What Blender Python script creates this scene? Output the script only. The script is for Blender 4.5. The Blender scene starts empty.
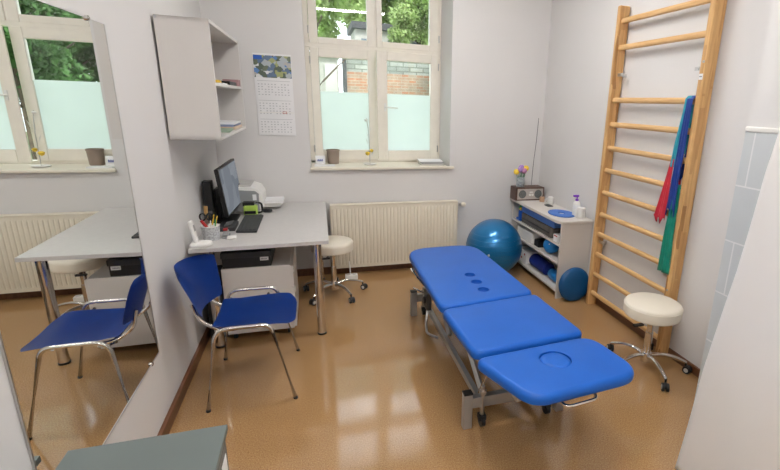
import bpy, bmesh, math, random
from math import sin, cos, pi, radians
from mathutils import Vector, Matrix
random.seed(7)
S = bpy.context.scene
COL = S.collection

# ------------------------------------------------------------ materials
def new_mat(name):
    m = bpy.data.materials.new(name); m.use_nodes = True
    nt = m.node_tree
    return m, nt, nt.nodes['Principled BSDF']

def mat(name, col, rough=.5, metal=0., var=.03, scale=8., bump=0., bscale=60., coat=0., spec=.5, sheen=0., trans=0., ior=1.45):
    m, nt, b = new_mat(name)
    n = nt.nodes.new('ShaderNodeTexNoise'); n.inputs['Scale'].default_value = scale; n.inputs['Detail'].default_value = 3
    tc = nt.nodes.new('ShaderNodeTexCoord'); nt.links.new(tc.outputs['Object'], n.inputs['Vector'])
    r = nt.nodes.new('ShaderNodeValToRGB')
    r.color_ramp.elements[0].position = .3; r.color_ramp.elements[1].position = .7
    r.color_ramp.elements[0].color = [max(0, c*(1-var)) for c in col]+[1]
    r.color_ramp.elements[1].color = [min(1, c*(1+var)) for c in col]+[1]
    nt.links.new(n.outputs['Fac'], r.inputs['Fac']); nt.links.new(r.outputs['Color'], b.inputs['Base Color'])
    b.inputs['Roughness'].default_value = rough; b.inputs['Metallic'].default_value = metal
    b.inputs['Coat Weight'].default_value = coat; b.inputs['Coat Roughness'].default_value = .08
    b.inputs['Specular IOR Level'].default_value = spec
    b.inputs['Sheen Weight'].default_value = sheen
    b.inputs['Transmission Weight'].default_value = trans; b.inputs['IOR'].default_value = ior
    if bump:
        n2 = nt.nodes.new('ShaderNodeTexNoise'); n2.inputs['Scale'].default_value = bscale; n2.inputs['Detail'].default_value = 4
        nt.links.new(tc.outputs['Object'], n2.inputs['Vector'])
        bp = nt.nodes.new('ShaderNodeBump'); bp.inputs['Strength'].default_value = bump; bp.inputs['Distance'].default_value = .01
        nt.links.new(n2.outputs['Fac'], bp.inputs['Height']); nt.links.new(bp.outputs['Normal'], b.inputs['Normal'])
    return m

def floor_mat():
    m, nt, b = new_mat('speckled_linoleum')
    tc = nt.nodes.new('ShaderNodeTexCoord')
    n1 = nt.nodes.new('ShaderNodeTexNoise'); n1.inputs['Scale'].default_value = 150; n1.inputs['Detail'].default_value = 5; n1.inputs['Roughness'].default_value = .7
    n2 = nt.nodes.new('ShaderNodeTexNoise'); n2.inputs['Scale'].default_value = 1.3; n2.inputs['Detail'].default_value = 3
    for n in (n1, n2): nt.links.new(tc.outputs['Object'], n.inputs['Vector'])
    r = nt.nodes.new('ShaderNodeValToRGB'); e = r.color_ramp.elements
    e[0].position = .30; e[0].color = (.20, .10, .040, 1)
    e[1].position = .72; e[1].color = (.60, .40, .21, 1)
    a = e.new(.45); a.color = (.36, .205, .088, 1)
    a = e.new(.56); a.color = (.43, .255, .115, 1)
    nt.links.new(n1.outputs['Fac'], r.inputs['Fac'])
    mx = nt.nodes.new('ShaderNodeMix'); mx.data_type = 'RGBA'; mx.blend_type = 'MULTIPLY'; mx.inputs[0].default_value = .5
    r2 = nt.nodes.new('ShaderNodeValToRGB'); r2.color_ramp.elements[0].color = (.86, .83, .8, 1); r2.color_ramp.elements[1].color = (1, 1, 1, 1)
    r2.color_ramp.elements[0].position = .35; r2.color_ramp.elements[1].position = .65
    nt.links.new(n2.outputs['Fac'], r2.inputs['Fac'])
    nt.links.new(r.outputs['Color'], mx.inputs[6]); nt.links.new(r2.outputs['Color'], mx.inputs[7])
    nt.links.new(mx.outputs[2], b.inputs['Base Color'])
    b.inputs['Roughness'].default_value = .09; b.inputs['Specular IOR Level'].default_value = .75
    n3 = nt.nodes.new('ShaderNodeTexNoise'); n3.inputs['Scale'].default_value = 9; n3.inputs['Detail'].default_value = 2
    nt.links.new(tc.outputs['Object'], n3.inputs['Vector'])
    bp = nt.nodes.new('ShaderNodeBump'); bp.inputs['Strength'].default_value = .04; bp.inputs['Distance'].default_value = .01
    nt.links.new(n3.outputs['Fac'], bp.inputs['Height']); nt.links.new(bp.outputs['Normal'], b.inputs['Normal'])
    return m

def wood_mat(name, c0, c1, axis='Z', scale=1.0, blocks=False, rough=.4):
    m, nt, b = new_mat(name)
    tc = nt.nodes.new('ShaderNodeTexCoord'); mp = nt.nodes.new('ShaderNodeMapping')
    s = {'X': (1.2, 14, 14), 'Y': (14, 1.2, 14), 'Z': (14, 14, 1.2)}[axis]
    mp.inputs['Scale'].default_value = [v*scale for v in s]
    nt.links.new(tc.outputs['Object'], mp.inputs['Vector'])
    n = nt.nodes.new('ShaderNodeTexNoise'); n.inputs['Scale'].default_value = 4; n.inputs['Detail'].default_value = 4
    nt.links.new(mp.outputs['Vector'], n.inputs['Vector'])
    r = nt.nodes.new('ShaderNodeValToRGB'); r.color_ramp.elements[0].position = .3; r.color_ramp.elements[1].position = .7
    r.color_ramp.elements[0].color = (*c0, 1); r.color_ramp.elements[1].color = (*c1, 1)
    nt.links.new(n.outputs['Fac'], r.inputs['Fac'])
    out = r.outputs['Color']
    if blocks:    # glued staves of slightly different tone
        v = nt.nodes.new('ShaderNodeTexVoronoi'); v.distance = 'CHEBYCHEV'; v.inputs['Scale'].default_value = 1
        mp2 = nt.nodes.new('ShaderNodeMapping'); mp2.inputs['Scale'].default_value = (22, 22, 3.2)
        nt.links.new(tc.outputs['Object'], mp2.inputs['Vector']); nt.links.new(mp2.outputs['Vector'], v.inputs['Vector'])
        sx = nt.nodes.new('ShaderNodeSeparateColor'); nt.links.new(v.outputs['Color'], sx.inputs['Color'])
        r3 = nt.nodes.new('ShaderNodeValToRGB'); r3.color_ramp.interpolation = 'CONSTANT'
        e = r3.color_ramp.elements; e[0].color = (1, 1, 1, 1); e[0].position = 0; e[1].position = .6; e[1].color = (.86, .8, .74, 1)
        a = e.new(.86); a.color = (.62, .52, .42, 1)
        nt.links.new(sx.outputs[0], r3.inputs['Fac'])
        mx = nt.nodes.new('ShaderNodeMix'); mx.data_type = 'RGBA'; mx.blend_type = 'MULTIPLY'; mx.inputs[0].default_value = 1
        nt.links.new(out, mx.inputs[6]); nt.links.new(r3.outputs['Color'], mx.inputs[7]); out = mx.outputs[2]
    nt.links.new(out, b.inputs['Base Color'])
    b.inputs['Roughness'].default_value = rough
    return m

def brick_mat(name, c1, c2, mortar, scale=3.0, bw=.5, rh=.25, ms=.02, axis='XZ', mott=.35):
    m, nt, b = new_mat(name)
    tc = nt.nodes.new('ShaderNodeTexCoord'); sp = nt.nodes.new('ShaderNodeSeparateXYZ'); cb = nt.nodes.new('ShaderNodeCombineXYZ')
    nt.links.new(tc.outputs['Object'], sp.inputs[0])
    nt.links.new(sp.outputs['XYZ'.index(axis[0])], cb.inputs[0]); nt.links.new(sp.outputs['XYZ'.index(axis[1])], cb.inputs[1])
    br = nt.nodes.new('ShaderNodeTexBrick')
    br.inputs['Color1'].default_value = (*c1, 1); br.inputs['Color2'].default_value = (*c2, 1); br.inputs['Mortar'].default_value = (*mortar, 1)
    br.inputs['Scale'].default_value = scale; br.inputs['Mortar Size'].default_value = ms
    br.inputs['Brick Width'].default_value = bw; br.inputs['Row Height'].default_value = rh
    nt.links.new(cb.outputs[0], br.inputs['Vector'])
    n = nt.nodes.new('ShaderNodeTexNoise'); n.inputs['Scale'].default_value = 3; nt.links.new(tc.outputs['Object'], n.inputs['Vector'])
    mx = nt.nodes.new('ShaderNodeMix'); mx.data_type = 'RGBA'; mx.blend_type = 'OVERLAY'; mx.inputs[0].default_value = mott
    nt.links.new(br.outputs['Color'], mx.inputs[6]); nt.links.new(n.outputs['Fac'], mx.inputs[7])
    nt.links.new(mx.outputs[2], b.inputs['Base Color']); b.inputs['Roughness'].default_value = .85
    return m

def emit_mat(name, col, strength, blotch=None):
    m = bpy.data.materials.new(name); m.use_nodes = True; nt = m.node_tree; nt.nodes.clear()
    o = nt.nodes.new('ShaderNodeOutputMaterial'); e = nt.nodes.new('ShaderNodeEmission')
    e.inputs['Color'].default_value = (*col, 1); e.inputs['Strength'].default_value = strength
    if blotch:
        tc = nt.nodes.new('ShaderNodeTexCoord'); n = nt.nodes.new('ShaderNodeTexVoronoi'); n.inputs['Scale'].default_value = 6; n.distance = 'CHEBYCHEV'
        nt.links.new(tc.outputs['Object'], n.inputs['Vector'])
        s = nt.nodes.new('ShaderNodeSeparateColor'); nt.links.new(n.outputs['Color'], s.inputs[0])
        r = nt.nodes.new('ShaderNodeValToRGB'); r.color_ramp.elements[0].color = (*col, 1); r.color_ramp.elements[1].color = (*blotch, 1)
        nt.links.new(s.outputs[0], r.inputs['Fac']); nt.links.new(r.outputs['Color'], e.inputs['Color'])
    nt.links.new(e.outputs[0], o.inputs[0]); return m

def glass_mat(name, tint=(1, 1, 1), refl=1.0):
    m = bpy.data.materials.new(name); m.use_nodes = True; nt = m.node_tree; nt.nodes.clear()
    o = nt.nodes.new('ShaderNodeOutputMaterial'); mx = nt.nodes.new('ShaderNodeMixShader')
    t = nt.nodes.new('ShaderNodeBsdfTransparent'); t.inputs[0].default_value = (*tint, 1)
    g = nt.nodes.new('ShaderNodeBsdfGlossy'); g.inputs['Roughness'].default_value = .01
    f = nt.nodes.new('ShaderNodeFresnel'); f.inputs['IOR'].default_value = 1.5
    ml = nt.nodes.new('ShaderNodeMath'); ml.operation = 'MULTIPLY'; ml.inputs[1].default_value = refl
    nt.links.new(f.outputs[0], ml.inputs[0]); nt.links.new(ml.outputs[0], mx.inputs[0])
    nt.links.new(t.outputs[0], mx.inputs[1]); nt.links.new(g.outputs[0], mx.inputs[2]); nt.links.new(mx.outputs[0], o.inputs[0])
    return m

def translucent_mat(name, col, fac=.5, rough=.6, var=.02, scale=3):
    m, nt, b = new_mat(name)
    o = nt.nodes['Material Output']; mx = nt.nodes.new('ShaderNodeMixShader'); t = nt.nodes.new('ShaderNodeBsdfTranslucent')
    tc = nt.nodes.new('ShaderNodeTexCoord'); n = nt.nodes.new('ShaderNodeTexNoise'); n.inputs['Scale'].default_value = scale
    nt.links.new(tc.outputs['Object'], n.inputs['Vector'])
    r = nt.nodes.new('ShaderNodeValToRGB'); r.color_ramp.elements[0].position = .3; r.color_ramp.elements[1].position = .7
    r.color_ramp.elements[0].color = [c*(1-var) for c in col]+[1]; r.color_ramp.elements[1].color = [min(1, c*(1+var)) for c in col]+[1]
    nt.links.new(n.outputs['Fac'], r.inputs['Fac'])
    nt.links.new(r.outputs['Color'], b.inputs['Base Color']); nt.links.new(r.outputs['Color'], t.inputs['Color'])
    b.inputs['Roughness'].default_value = rough; mx.inputs[0].default_value = fac
    nt.links.new(b.outputs[0], mx.inputs[1]); nt.links.new(t.outputs[0], mx.inputs[2]); nt.links.new(mx.outputs[0], o.inputs[0])
    return m

M = dict(
    floor=floor_mat(),
    wall=mat('painted_wall', (.70, .685, .675), .7, var=.015, scale=1.5, bump=.02, bscale=120),
    ceiling=mat('ceiling_paint', (.80, .80, .79), .8, var=.01),
    baseboard=wood_mat('brown_baseboard', (.10, .038, .016), (.17, .07, .03), 'Y', .5, rough=.4),
    white_lam=mat('white_laminate', (.63, .60, .575), .42, var=.015, scale=3),
    desk_lam=mat('light_grey_laminate', (.56, .54, .525), .32, var=.03, scale=40),
    white_mel=mat('white_melamine', (.66, .635, .61), .4, var=.01, scale=3),
    shelf_lam=mat('cream_laminate', (.64, .60, .56), .4, var=.02, scale=3),
    win=mat('cream_window_paint', (.82, .775, .69), .35, var=.03, scale=10),
    sill=mat('cream_sill', (.82, .77, .66), .3, var=.02, scale=5),
    glass=glass_mat('window_glass', (.985, 1, .995), .8),
    frost=translucent_mat('frosted_film', (.93, .965, .97), .85, .5),
    chrome=mat('chrome', (.72, .70, .68), .12, 1., var=.02),
    steel=mat('brushed_steel', (.55, .54, .53), .3, 1., var=.04),
    grey_metal=mat('silver_grey_paint', (.40, .395, .39), .35, .55, var=.05),
    dark_metal=mat('dark_metal', (.09, .09, .09), .4, .6, var=.1),
    black=mat('black_plastic', (.012, .012, .013), .4, var=.2),
    blackrub=mat('black_rubber', (.02, .02, .02), .6, var=.2),
    charcoal=mat('charcoal_plastic', (.035, .036, .038), .45, var=.15),
    keycap=mat('dark_keys', (.055, .058, .06), .5, var=.2, scale=30),
    blue_pl=mat('blue_plastic', (.008, .052, .30), .3, var=.05, scale=5, bump=.04, bscale=300),
    bed=mat('blue_vinyl', (.009, .105, .47), .36, var=.04, scale=6, bump=.05, bscale=260, spec=.35),
    bed_dark=mat('blue_vinyl_seam', (.006, .07, .36), .45, var=.05, scale=6),
    stool=mat('cream_vinyl', (.78, .72, .61), .42, var=.02, scale=5, bump=.04, bscale=200),
    ball=mat('blue_ball_rubber', (.004, .17, .42), .30, .45, var=.08, scale=5, coat=.5, spec=.6),
    ball2=mat('light_blue_ball_rubber', (.01, .19, .56), .35, var=.05),
    disc=mat('teal_blue_rubber', (.003, .075, .215), .42, var=.05),
    rad=mat('radiator_enamel', (.76, .70, .58), .35, var=.015),
    whitepl=mat('white_plastic', (.80, .79, .76), .35, var=.015),
    greypl=mat('grey_plastic', (.30, .31, .31), .45, var=.04),
    ltgrey=mat('light_grey_plastic', (.55, .54, .51), .4, var=.03),
    pine=wood_mat('beech_post', (.56, .31, .115), (.74, .46, .20), 'Z', 1, blocks=True),
    rung=wood_mat('beech_rung', (.60, .35, .14), (.76, .49, .23), 'Y'),
    walnut=wood_mat('walnut_case', (.055, .024, .016), (.12, .055, .035), 'Y'),
    cab=mat('grey_green_top', (.125, .148, .143), .5, var=.04, scale=3),
    cabside=mat('grey_cabinet_side', (.14, .135, .13), .45, var=.05),
    tile=brick_mat('white_wall_tiles', (.56, .59, .605), (.55, .585, .60), (.74, .75, .76), 1.0, .55, .277, .004, 'YZ', .05),
    curtain=translucent_mat('white_curtain_cloth', (.93, .92, .91), .25, .9, var=.02, scale=1.5),
    red=mat('red_latex', (.55, .03, .05), .45, var=.12, scale=20),
    teal=mat('turquoise_latex', (.03, .33, .42), .45, var=.12, scale=20),
    navy=mat('dark_blue_latex', (.010, .04, .24), .42, var=.15, scale=20),
    green=mat('green_latex', (.006, .22, .15), .45, var=.15, scale=20),
    paper=mat('white_paper', (.82, .82, .83), .8, var=.015),
    ink=mat('grey_print', (.30, .30, .33), .8, var=.1),
    inkblue=mat('blue_print', (.06, .10, .35), .7, var=.1),
    redp=mat('red_plastic', (.38, .02, .02), .4),
    yellow=mat('yellow_plastic', (.75, .48, .04), .4),
    lime=mat('lime_green_plastic', (.42, .60, .10), .4),
    greenp=mat('green_plastic', (.04, .30, .10), .4),
    orange=mat('orange_paper', (.65, .30, .12), .6),
    pink=mat('pink_card', (.55, .26, .27), .6),
    blueslab=mat('blue_foam', (.075, .19, .56), .75, var=.06, scale=20, bump=.2),
    bluebright=mat('bright_blue_plastic', (.01, .10, .48), .4, var=.1),
    navyfab=mat('navy_fabric', (.006, .02, .20), .6, var=.15),
    taupe=mat('taupe_plastic', (.27, .21, .17), .5, var=.05),
    greybag=mat('grey_brown_fabric', (.11, .10, .09), .75, var=.2, scale=20),
    candle=mat('tan_candle', (.50, .31, .19), .5),
    purple=mat('purple_plastic', (.22, .05, .50), .35),
    lilac=mat('lilac_petals', (.40, .24, .58), .6), rose=mat('pink_petals', (.60, .27, .45), .6), yellowf=mat('yellow_petals', (.85, .60, .06), .6),
    leafp=mat('grey_green_stems', (.16, .28, .20), .6),
    vase=mat('printed_glass_vase', (.34, .38, .40), .3, var=.55, scale=55),
    basket=mat('grey_woven_basket', (.45, .46, .47), .6, var=.35, scale=90, bump=.4, bscale=80),
    speaker=mat('speaker_mesh', (.11, .12, .12), .6, var=.4, scale=120),
    radioface=mat('radio_face', (.50, .46, .43), .3, .3, var=.04),
    beige_side=mat('beige', (.5, .4, .3), .5),
    woodst=wood_mat('ruler_wood', (.45, .26, .09), (.55, .33, .13)),
    lamp=emit_mat('fluorescent_tube', (1, .975, .95), 56),
    screen=emit_mat('monitor_image', (.17, .19, .22), .9, (.27, .29, .32)),
    grass=mat('grass', (.16, .28, .07), .9, var=.4, scale=3),
    bark=mat('bark', (.10, .075, .055), .9, var=.4, scale=6, bump=.5, bscale=10),
    leaf=translucent_mat('fresh_leaves', (.38, .48, .20), .45, .6, var=.45, scale=.9),
    leaf2=translucent_mat('dark_leaves', (.09, .19, .055), .35, .6, var=.5, scale=.9),
    brick=brick_mat('orange_brick', (.38, .17, .10), (.30, .24, .19), (.36, .30, .25), 1, .28, .10, .012),
    rubble=brick_mat('grey_rubble', (.22, .23, .215), (.34, .34, .315), (.16, .17, .15), 1, .5, .16, .02),
    render=mat('pale_render', (.44, .42, .39), .85, var=.08),
    roof=mat('dark_roof', (.07, .07, .075), .7, var=.2), darkglass=mat('dark_window', (.12, .15, .18), .15),
    calpic=None, silver=None, date_ink=mat('light_grey_print', (.52, .52, .54), .8), mint=mat('pale_green_cover', (.32, .42, .32), .6), sand=mat('sand_cover', (.60, .46, .34), .6), slate=mat('slate_blue_cover', (.22, .27, .42), .6), dusty=mat('dusty_pink_card', (.42, .25, .26), .6),
)
# real mirror silvering
m, nt, b = new_mat('mirror_silver'); b.inputs['Metallic'].default_value = 1; b.inputs['Roughness'].default_value = 0.0
b.inputs['Base Color'].default_value = (.86, .88, .86, 1); M['silver'] = m

# ------------------------------------------------------------ geometry helpers (world coordinates)
SHIFT = None
def BM(): return bmesh.new()
def V(*a): return Vector(a)

def box(bm, lo, hi, rot=None, about=None):
    r = bmesh.ops.create_cube(bm, size=1.0)['verts']
    lo, hi = Vector(lo), Vector(hi); c = (lo+hi)/2; s = hi-lo
    for v in r:
        v.co = Vector((v.co.x*s.x, v.co.y*s.y, v.co.z*s.z))+c
        if rot is not None:
            p = Vector(about) if about is not None else c
            v.co = rot@(v.co-p)+p
    return r

def quadbox(bm, pts, z0, z1):
    a = [bm.verts.new((x, y, z0)) for x, y in pts]; b_ = [bm.verts.new((x, y, z1)) for x, y in pts]
    n = len(pts)
    bm.faces.new(a[::-1]); bm.faces.new(b_)
    for i in range(n): bm.faces.new((a[i], a[(i+1) % n], b_[(i+1) % n], b_[i]))

def frame_of(d):
    d = d.normalized(); up = Vector((0, 0, 1)) if abs(d.z) < .95 else Vector((1, 0, 0))
    a = d.cross(up).normalized(); return a, a.cross(d).normalized()

def cyl(bm, a, b, r, r2=None, n=20, cap=True):
    a, b = Vector(a), Vector(b); r2 = r if r2 is None else r2
    u, w = frame_of(b-a)
    A = [bm.verts.new(a+u*cos(2*pi*i/n)*r+w*sin(2*pi*i/n)*r) for i in range(n)]
    B = [bm.verts.new(b+u*cos(2*pi*i/n)*r2+w*sin(2*pi*i/n)*r2) for i in range(n)]
    for i in range(n): bm.faces.new((A[i], A[(i+1) % n], B[(i+1) % n], B[i]))
    if cap: bm.faces.new(A[::-1]); bm.faces.new(B)

def smooth_path(pts, k=6):
    P = [Vector(p) for p in pts]; out = []
    for i in range(len(P)-1):
        p0 = P[max(i-1, 0)]; p1 = P[i]; p2 = P[i+1]; p3 = P[min(i+2, len(P)-1)]
        for j in range(k):
            t = j/k
            out.append(.5*((2*p1)+(p2-p0)*t+(2*p0-5*p1+4*p2-p3)*t*t+(3*p1-p0-3*p2+p3)*t**3))
    out.append(P[-1]); return out

def tube(bm, pts, r, n=10, smooth=0):
    P = smooth_path(pts, smooth) if smooth else [Vector(p) for p in pts]
    rings = []; u = None
    for i, p in enumerate(P):
        d = (P[min(i+1, len(P)-1)]-P[max(i-1, 0)]).normalized()
        if u is None: u, w = frame_of(d)
        else:
            u = (u-d*u.dot(d)).normalized(); w = d.cross(u)
        rr = r(i/(len(P)-1)) if callable(r) else r
        rings.append([bm.verts.new(p+u*cos(2*pi*k/n)*rr+w*sin(2*pi*k/n)*rr) for k in range(n)])
    for i in range(len(rings)-1):
        for k in range(n): bm.faces.new((rings[i][k], rings[i][(k+1) % n], rings[i+1][(k+1) % n], rings[i+1][k]))
    bm.faces.new(rings[0][::-1]); bm.faces.new(rings[-1])

def round_corner(pts, rad, k=5):
    """fillet a 3-D polyline's inner corners"""
    P = [Vector(p) for p in pts]; out = [P[0]]
    for i in range(1, len(P)-1):
        a = (P[i-1]-P[i]); b_ = (P[i+1]-P[i]); t = min(rad, a.length*.45, b_.length*.45)
        s = P[i]+a.normalized()*t; e = P[i]+b_.normalized()*t
        for j in range(k+1):
            q = j/k; out.append((1-q)**2*s+2*q*(1-q)*P[i]+q*q*e)
    out.append(P[-1]); return out

def lathe(bm, c, prof, n=32, axis='Z'):
    c = Vector(c); rings = []
    def pt(r, h, a):
        if axis == 'Z': return c+Vector((r*cos(a), r*sin(a), h))
        if axis == 'Y': return c+Vector((r*cos(a), h, r*sin(a)))
        return c+Vector((h, r*cos(a), r*sin(a)))
    for r, h in prof:
        if r < 1e-5: rings.append([bm.verts.new(pt(0, h, 0))])
        else: rings.append([bm.verts.new(pt(r, h, 2*pi*i/n)) for i in range(n)])
    for a, b_ in zip(rings, rings[1:]):
        for i in range(n):
            j = (i+1) % n
            if len(a) == 1 and len(b_) == 1: break
            if len(a) == 1: bm.faces.new((a[0], b_[j], b_[i]))
            elif len(b_) == 1: bm.faces.new((a[i], a[j], b_[0]))
            else: bm.faces.new((a[i], a[j], b_[j], b_[i]))
    if len(rings[0]) > 1: bm.faces.new(rings[0][::-1])
    if len(rings[-1]) > 1: bm.faces.new(rings[-1])

def ball_bm(bm, c, r, n=32, sq=1.0):
    prof = [(r*sin(pi*i/(n//2)), -r*sq*cos(pi*i/(n//2))) for i in range(n//2+1)]
    prof[0] = (0, prof[0][1]); prof[-1] = (0, prof[-1][1]); lathe(bm, c, prof, n)

def rounded_outline(corners, radii, k=8):
    P = [Vector((x, y)) for x, y in corners]; n = len(P); out = []
    for i in range(n):
        a = P[i-1]-P[i]; b_ = P[(i+1) % n]-P[i]; r = radii[i] if isinstance(radii, (list, tuple)) else radii
        ta = min(r, a.length*.49); tb = min(r, b_.length*.49)
        s = P[i]+a.normalized()*ta; e = P[i]+b_.normalized()*tb
        for j in range(k+1):
            q = j/k; out.append((1-q)**2*s+2*q*(1-q)*P[i]+q*q*e)
    return out

def pad(bm, outline, z0, z1, r, k=5, dome=0., zf=None):
    """cushion: closed outline with rounded upper and lower edges. zf(x,y) adds height."""
    n = len(outline)
    area = sum(outline[i].x*outline[(i+1) % n].y-outline[(i+1) % n].x*outline[i].y for i in range(n))
    sgn = 1 if area > 0 else -1
    nor = []
    for i in range(n):
        d = outline[(i+1) % n]-outline[i-1]; nor.append(Vector((-d.y, d.x)).normalized()*sgn)   # inward
    lv = []
    rb = r*.5
    for j in range(k+1): t = pi/2*j/k; lv.append((rb*(1-sin(t)), z0+rb*(1-cos(t))))
    for j in range(k+1): t = pi/2*j/k; lv.append((r*(1-cos(t)), z1-r+r*sin(t)))
    rings = []
    for off, z in lv:
        ring = []
        for p, q in zip(outline, nor):
            w = p+q*off; ring.append(bm.verts.new((w.x, w.y, z+(zf(w.x, w.y) if zf else 0))))
        rings.append(ring)
    for a, b_ in zip(rings, rings[1:]):
        for i in range(n):
            f = (a[i], a[(i+1) % n], b_[(i+1) % n], b_[i]); bm.faces.new(f if sgn > 0 else f[::-1])
    bm.faces.new(rings[0][::-1] if sgn > 0 else rings[0]); bm.faces.new(rings[-1] if sgn > 0 else rings[-1][::-1])

def empty_loc(o):
    l = Vector((0, 0, 0))
    while o is not None: l += o.location; o = o.parent
    return l

def part(name, bm, m, parent=None, smooth=None, bevel=0., solid=0., label=None, subsurf=0):
    """link bm (built in world coordinates) as ONE mesh object; local to its parent"""
    if SHIFT is not None: bmesh.ops.translate(bm, verts=bm.verts, vec=SHIFT)
    if parent is not None:
        l = empty_loc(parent); bmesh.ops.translate(bm, verts=bm.verts, vec=-l)
    bmesh.ops.recalc_face_normals(bm, faces=bm.faces)
    me = bpy.data.meshes.new(name); bm.to_mesh(me); bm.free()
    o = bpy.data.objects.new(name, me); COL.objects.link(o)
    if parent is not None: o.parent = parent
    me.materials.append(M[m] if isinstance(m, str) else m)
    if smooth is not None:
        for p in me.polygons: p.use_smooth = True
        try: me.set_sharp_from_angle(angle=radians(smooth))
        except Exception: pass
    if solid: s = o.modifiers.new('s', 'SOLIDIFY'); s.thickness = solid; s.offset = 0
    if subsurf: s = o.modifiers.new('ss', 'SUBSURF'); s.levels = s.render_levels = subsurf
    if bevel:
        s = o.modifiers.new('b', 'BEVEL'); s.width = bevel; s.segments = 2; s.limit_method = 'ANGLE'; s.angle_limit = radians(40)
    if label: o['label'] = label
    return o

def tag(o, label, cat, group=None):
    o['label'] = label; o['category'] = cat
    if group: o['group'] = group
    return o

def thing(name, label, cat, loc=(0, 0, 0), group=None):
    o = bpy.data.objects.new(name, None); COL.objects.link(o); o.location = loc; o.empty_display_size = .05
    return tag(o, label, cat, group)

def recentre(o):
    """put a single-mesh thing's origin at its base centre"""
    vs = [v.co for v in o.data.vertices]
    c = Vector(((min(v.x for v in vs)+max(v.x for v in vs))/2, (min(v.y for v in vs)+max(v.y for v in vs))/2, min(v.z for v in vs)))
    o.data.transform(Matrix.Translation(-c)); o.location = c; return o

def solo(name, bm, m, label, cat, group=None, **k):
    return tag(recentre(part(name, bm, m, None, **k)), label, cat, group)

def struct(name, bm, m, parent=None, **k):
    o = part(name, bm, m, parent, **k)
    if parent is None: o['kind'] = 'structure'
    return o

def boolean(o, cutters, op='DIFFERENCE'):
    tmp = []
    for c in cutters:
        bmesh.ops.recalc_face_normals(c, faces=c.faces)
        if o.parent is not None: bmesh.ops.translate(c, verts=c.verts, vec=-empty_loc(o.parent))
        me = bpy.data.meshes.new('tmp'); c.to_mesh(me); c.free()
        t = bpy.data.objects.new('tmp', me); COL.objects.link(t)
        if o.parent is not None: t.parent = o.parent
        md = o.modifiers.new('x', 'BOOLEAN'); md.object = t; md.operation = op; md.solver = 'EXACT'; tmp.append(t)
    bpy.context.view_layer.update()
    dg = bpy.context.evaluated_depsgraph_get()
    me = bpy.data.meshes.new_from_object(o.evaluated_get(dg)); o.modifiers.clear(); o.data = me
    for t in tmp: bpy.data.objects.remove(t, do_unlink=True)
    return o

# ------------------------------------------------------------ camera
yaw, pitch, roll = radians(-19.0677), radians(15.7565), radians(2.0558)
fwd = V(-sin(yaw)*cos(pitch), cos(yaw)*cos(pitch), -sin(pitch)); rt = V(cos(yaw), sin(yaw), 0); up = rt.cross(fwd)
r2 = rt*cos(roll)+up*sin(roll); u2 = -rt*sin(roll)+up*cos(roll)
cam = bpy.data.objects.new('camera', bpy.data.cameras.new('camera')); COL.objects.link(cam)
mw = Matrix((r2, u2, -fwd)).transposed().to_4x4(); mw.translation = V(0, 0, 1.72); cam.matrix_world = mw
cam.data.sensor_width = 36; cam.data.lens = 461.4255/780*36; cam.data.shift_x = (390-472.077)/780; cam.data.shift_y = -.0005
cam.data.clip_start = .02; S.camera = cam

# ------------------------------------------------------------ room
XL, XR, YB, YF, ZC = -.826, 2.385, 4.66, -1.3, 3.25
bm = BM(); box(bm, (XL-.2, YF-.2, -.1), (XR+.2, YB+.55, 0)); struct('floor', bm, 'floor')
bm = BM(); box(bm, (XL-.2, YF-.2, ZC), (XR+.2, YB+.55, ZC+.1)); struct('ceiling', bm, 'ceiling')
bm = BM(); box(bm, (XL-.2, YF-.2, 0), (XL, YB+.55, ZC)); struct('wall_left', bm, 'wall')
bm = BM(); box(bm, (XR, YF-.2, 0), (XR+.2, YB+.55, ZC)); struct('wall_right', bm, 'wall')
bm = BM(); box(bm, (XL, YF-.2, 0), (XR, YF, ZC)); struct('wall_front', bm, 'wall')
# back wall with a window opening (splayed right reveal)
WX0, WX1, WZ0, WZ1 = -.035, 1.335, 1.065, 2.98
bm = BM()
box(bm, (XL, YB, 0), (XR, YB+.55, WZ0)); box(bm, (XL, YB, WZ1), (XR, YB+.55, ZC))
box(bm, (XL, YB, WZ0), (WX0, YB+.55, WZ1))
quadbox(bm, [(WX1, YB), (XR, YB), (XR, YB+.55), (1.318, YB+.55), (1.318, 5.01)], WZ0, WZ1)
struct('wall_back', bm, 'wall')
# tiled projection on the right, nearer the camera
PX, PY_ = 1.945, 1.70
bm = BM(); box(bm, (PX, YF, 1.655), (XR, PY_, ZC)); struct('wall_partition', bm, 'wall')
bm = BM(); box(bm, (PX-.006, YF, 0), (XR, PY_+.006, 1.64)); struct('wall_tiled', bm, 'tile', bevel=.002)
bm = BM(); box(bm, (PX-.010, YF, 1.64), (XR, PY_+.010, 1.665)); struct('trim_1', bm, 'whitepl', bevel=.006)
def bb(name, lo, hi): bm = BM(); box(bm, lo, hi); struct(name, bm, 'baseboard', bevel=.003)
bb('baseboard_left', (XL, YF, 0), (XL+.022, YB, .068)); bb('baseboard_back', (XL+.022, YB-.018, 0), (XR-.018, YB, .075))
bb('baseboard_right', (XR-.018, PY_+.008, 0), (XR, YB, .06))

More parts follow.
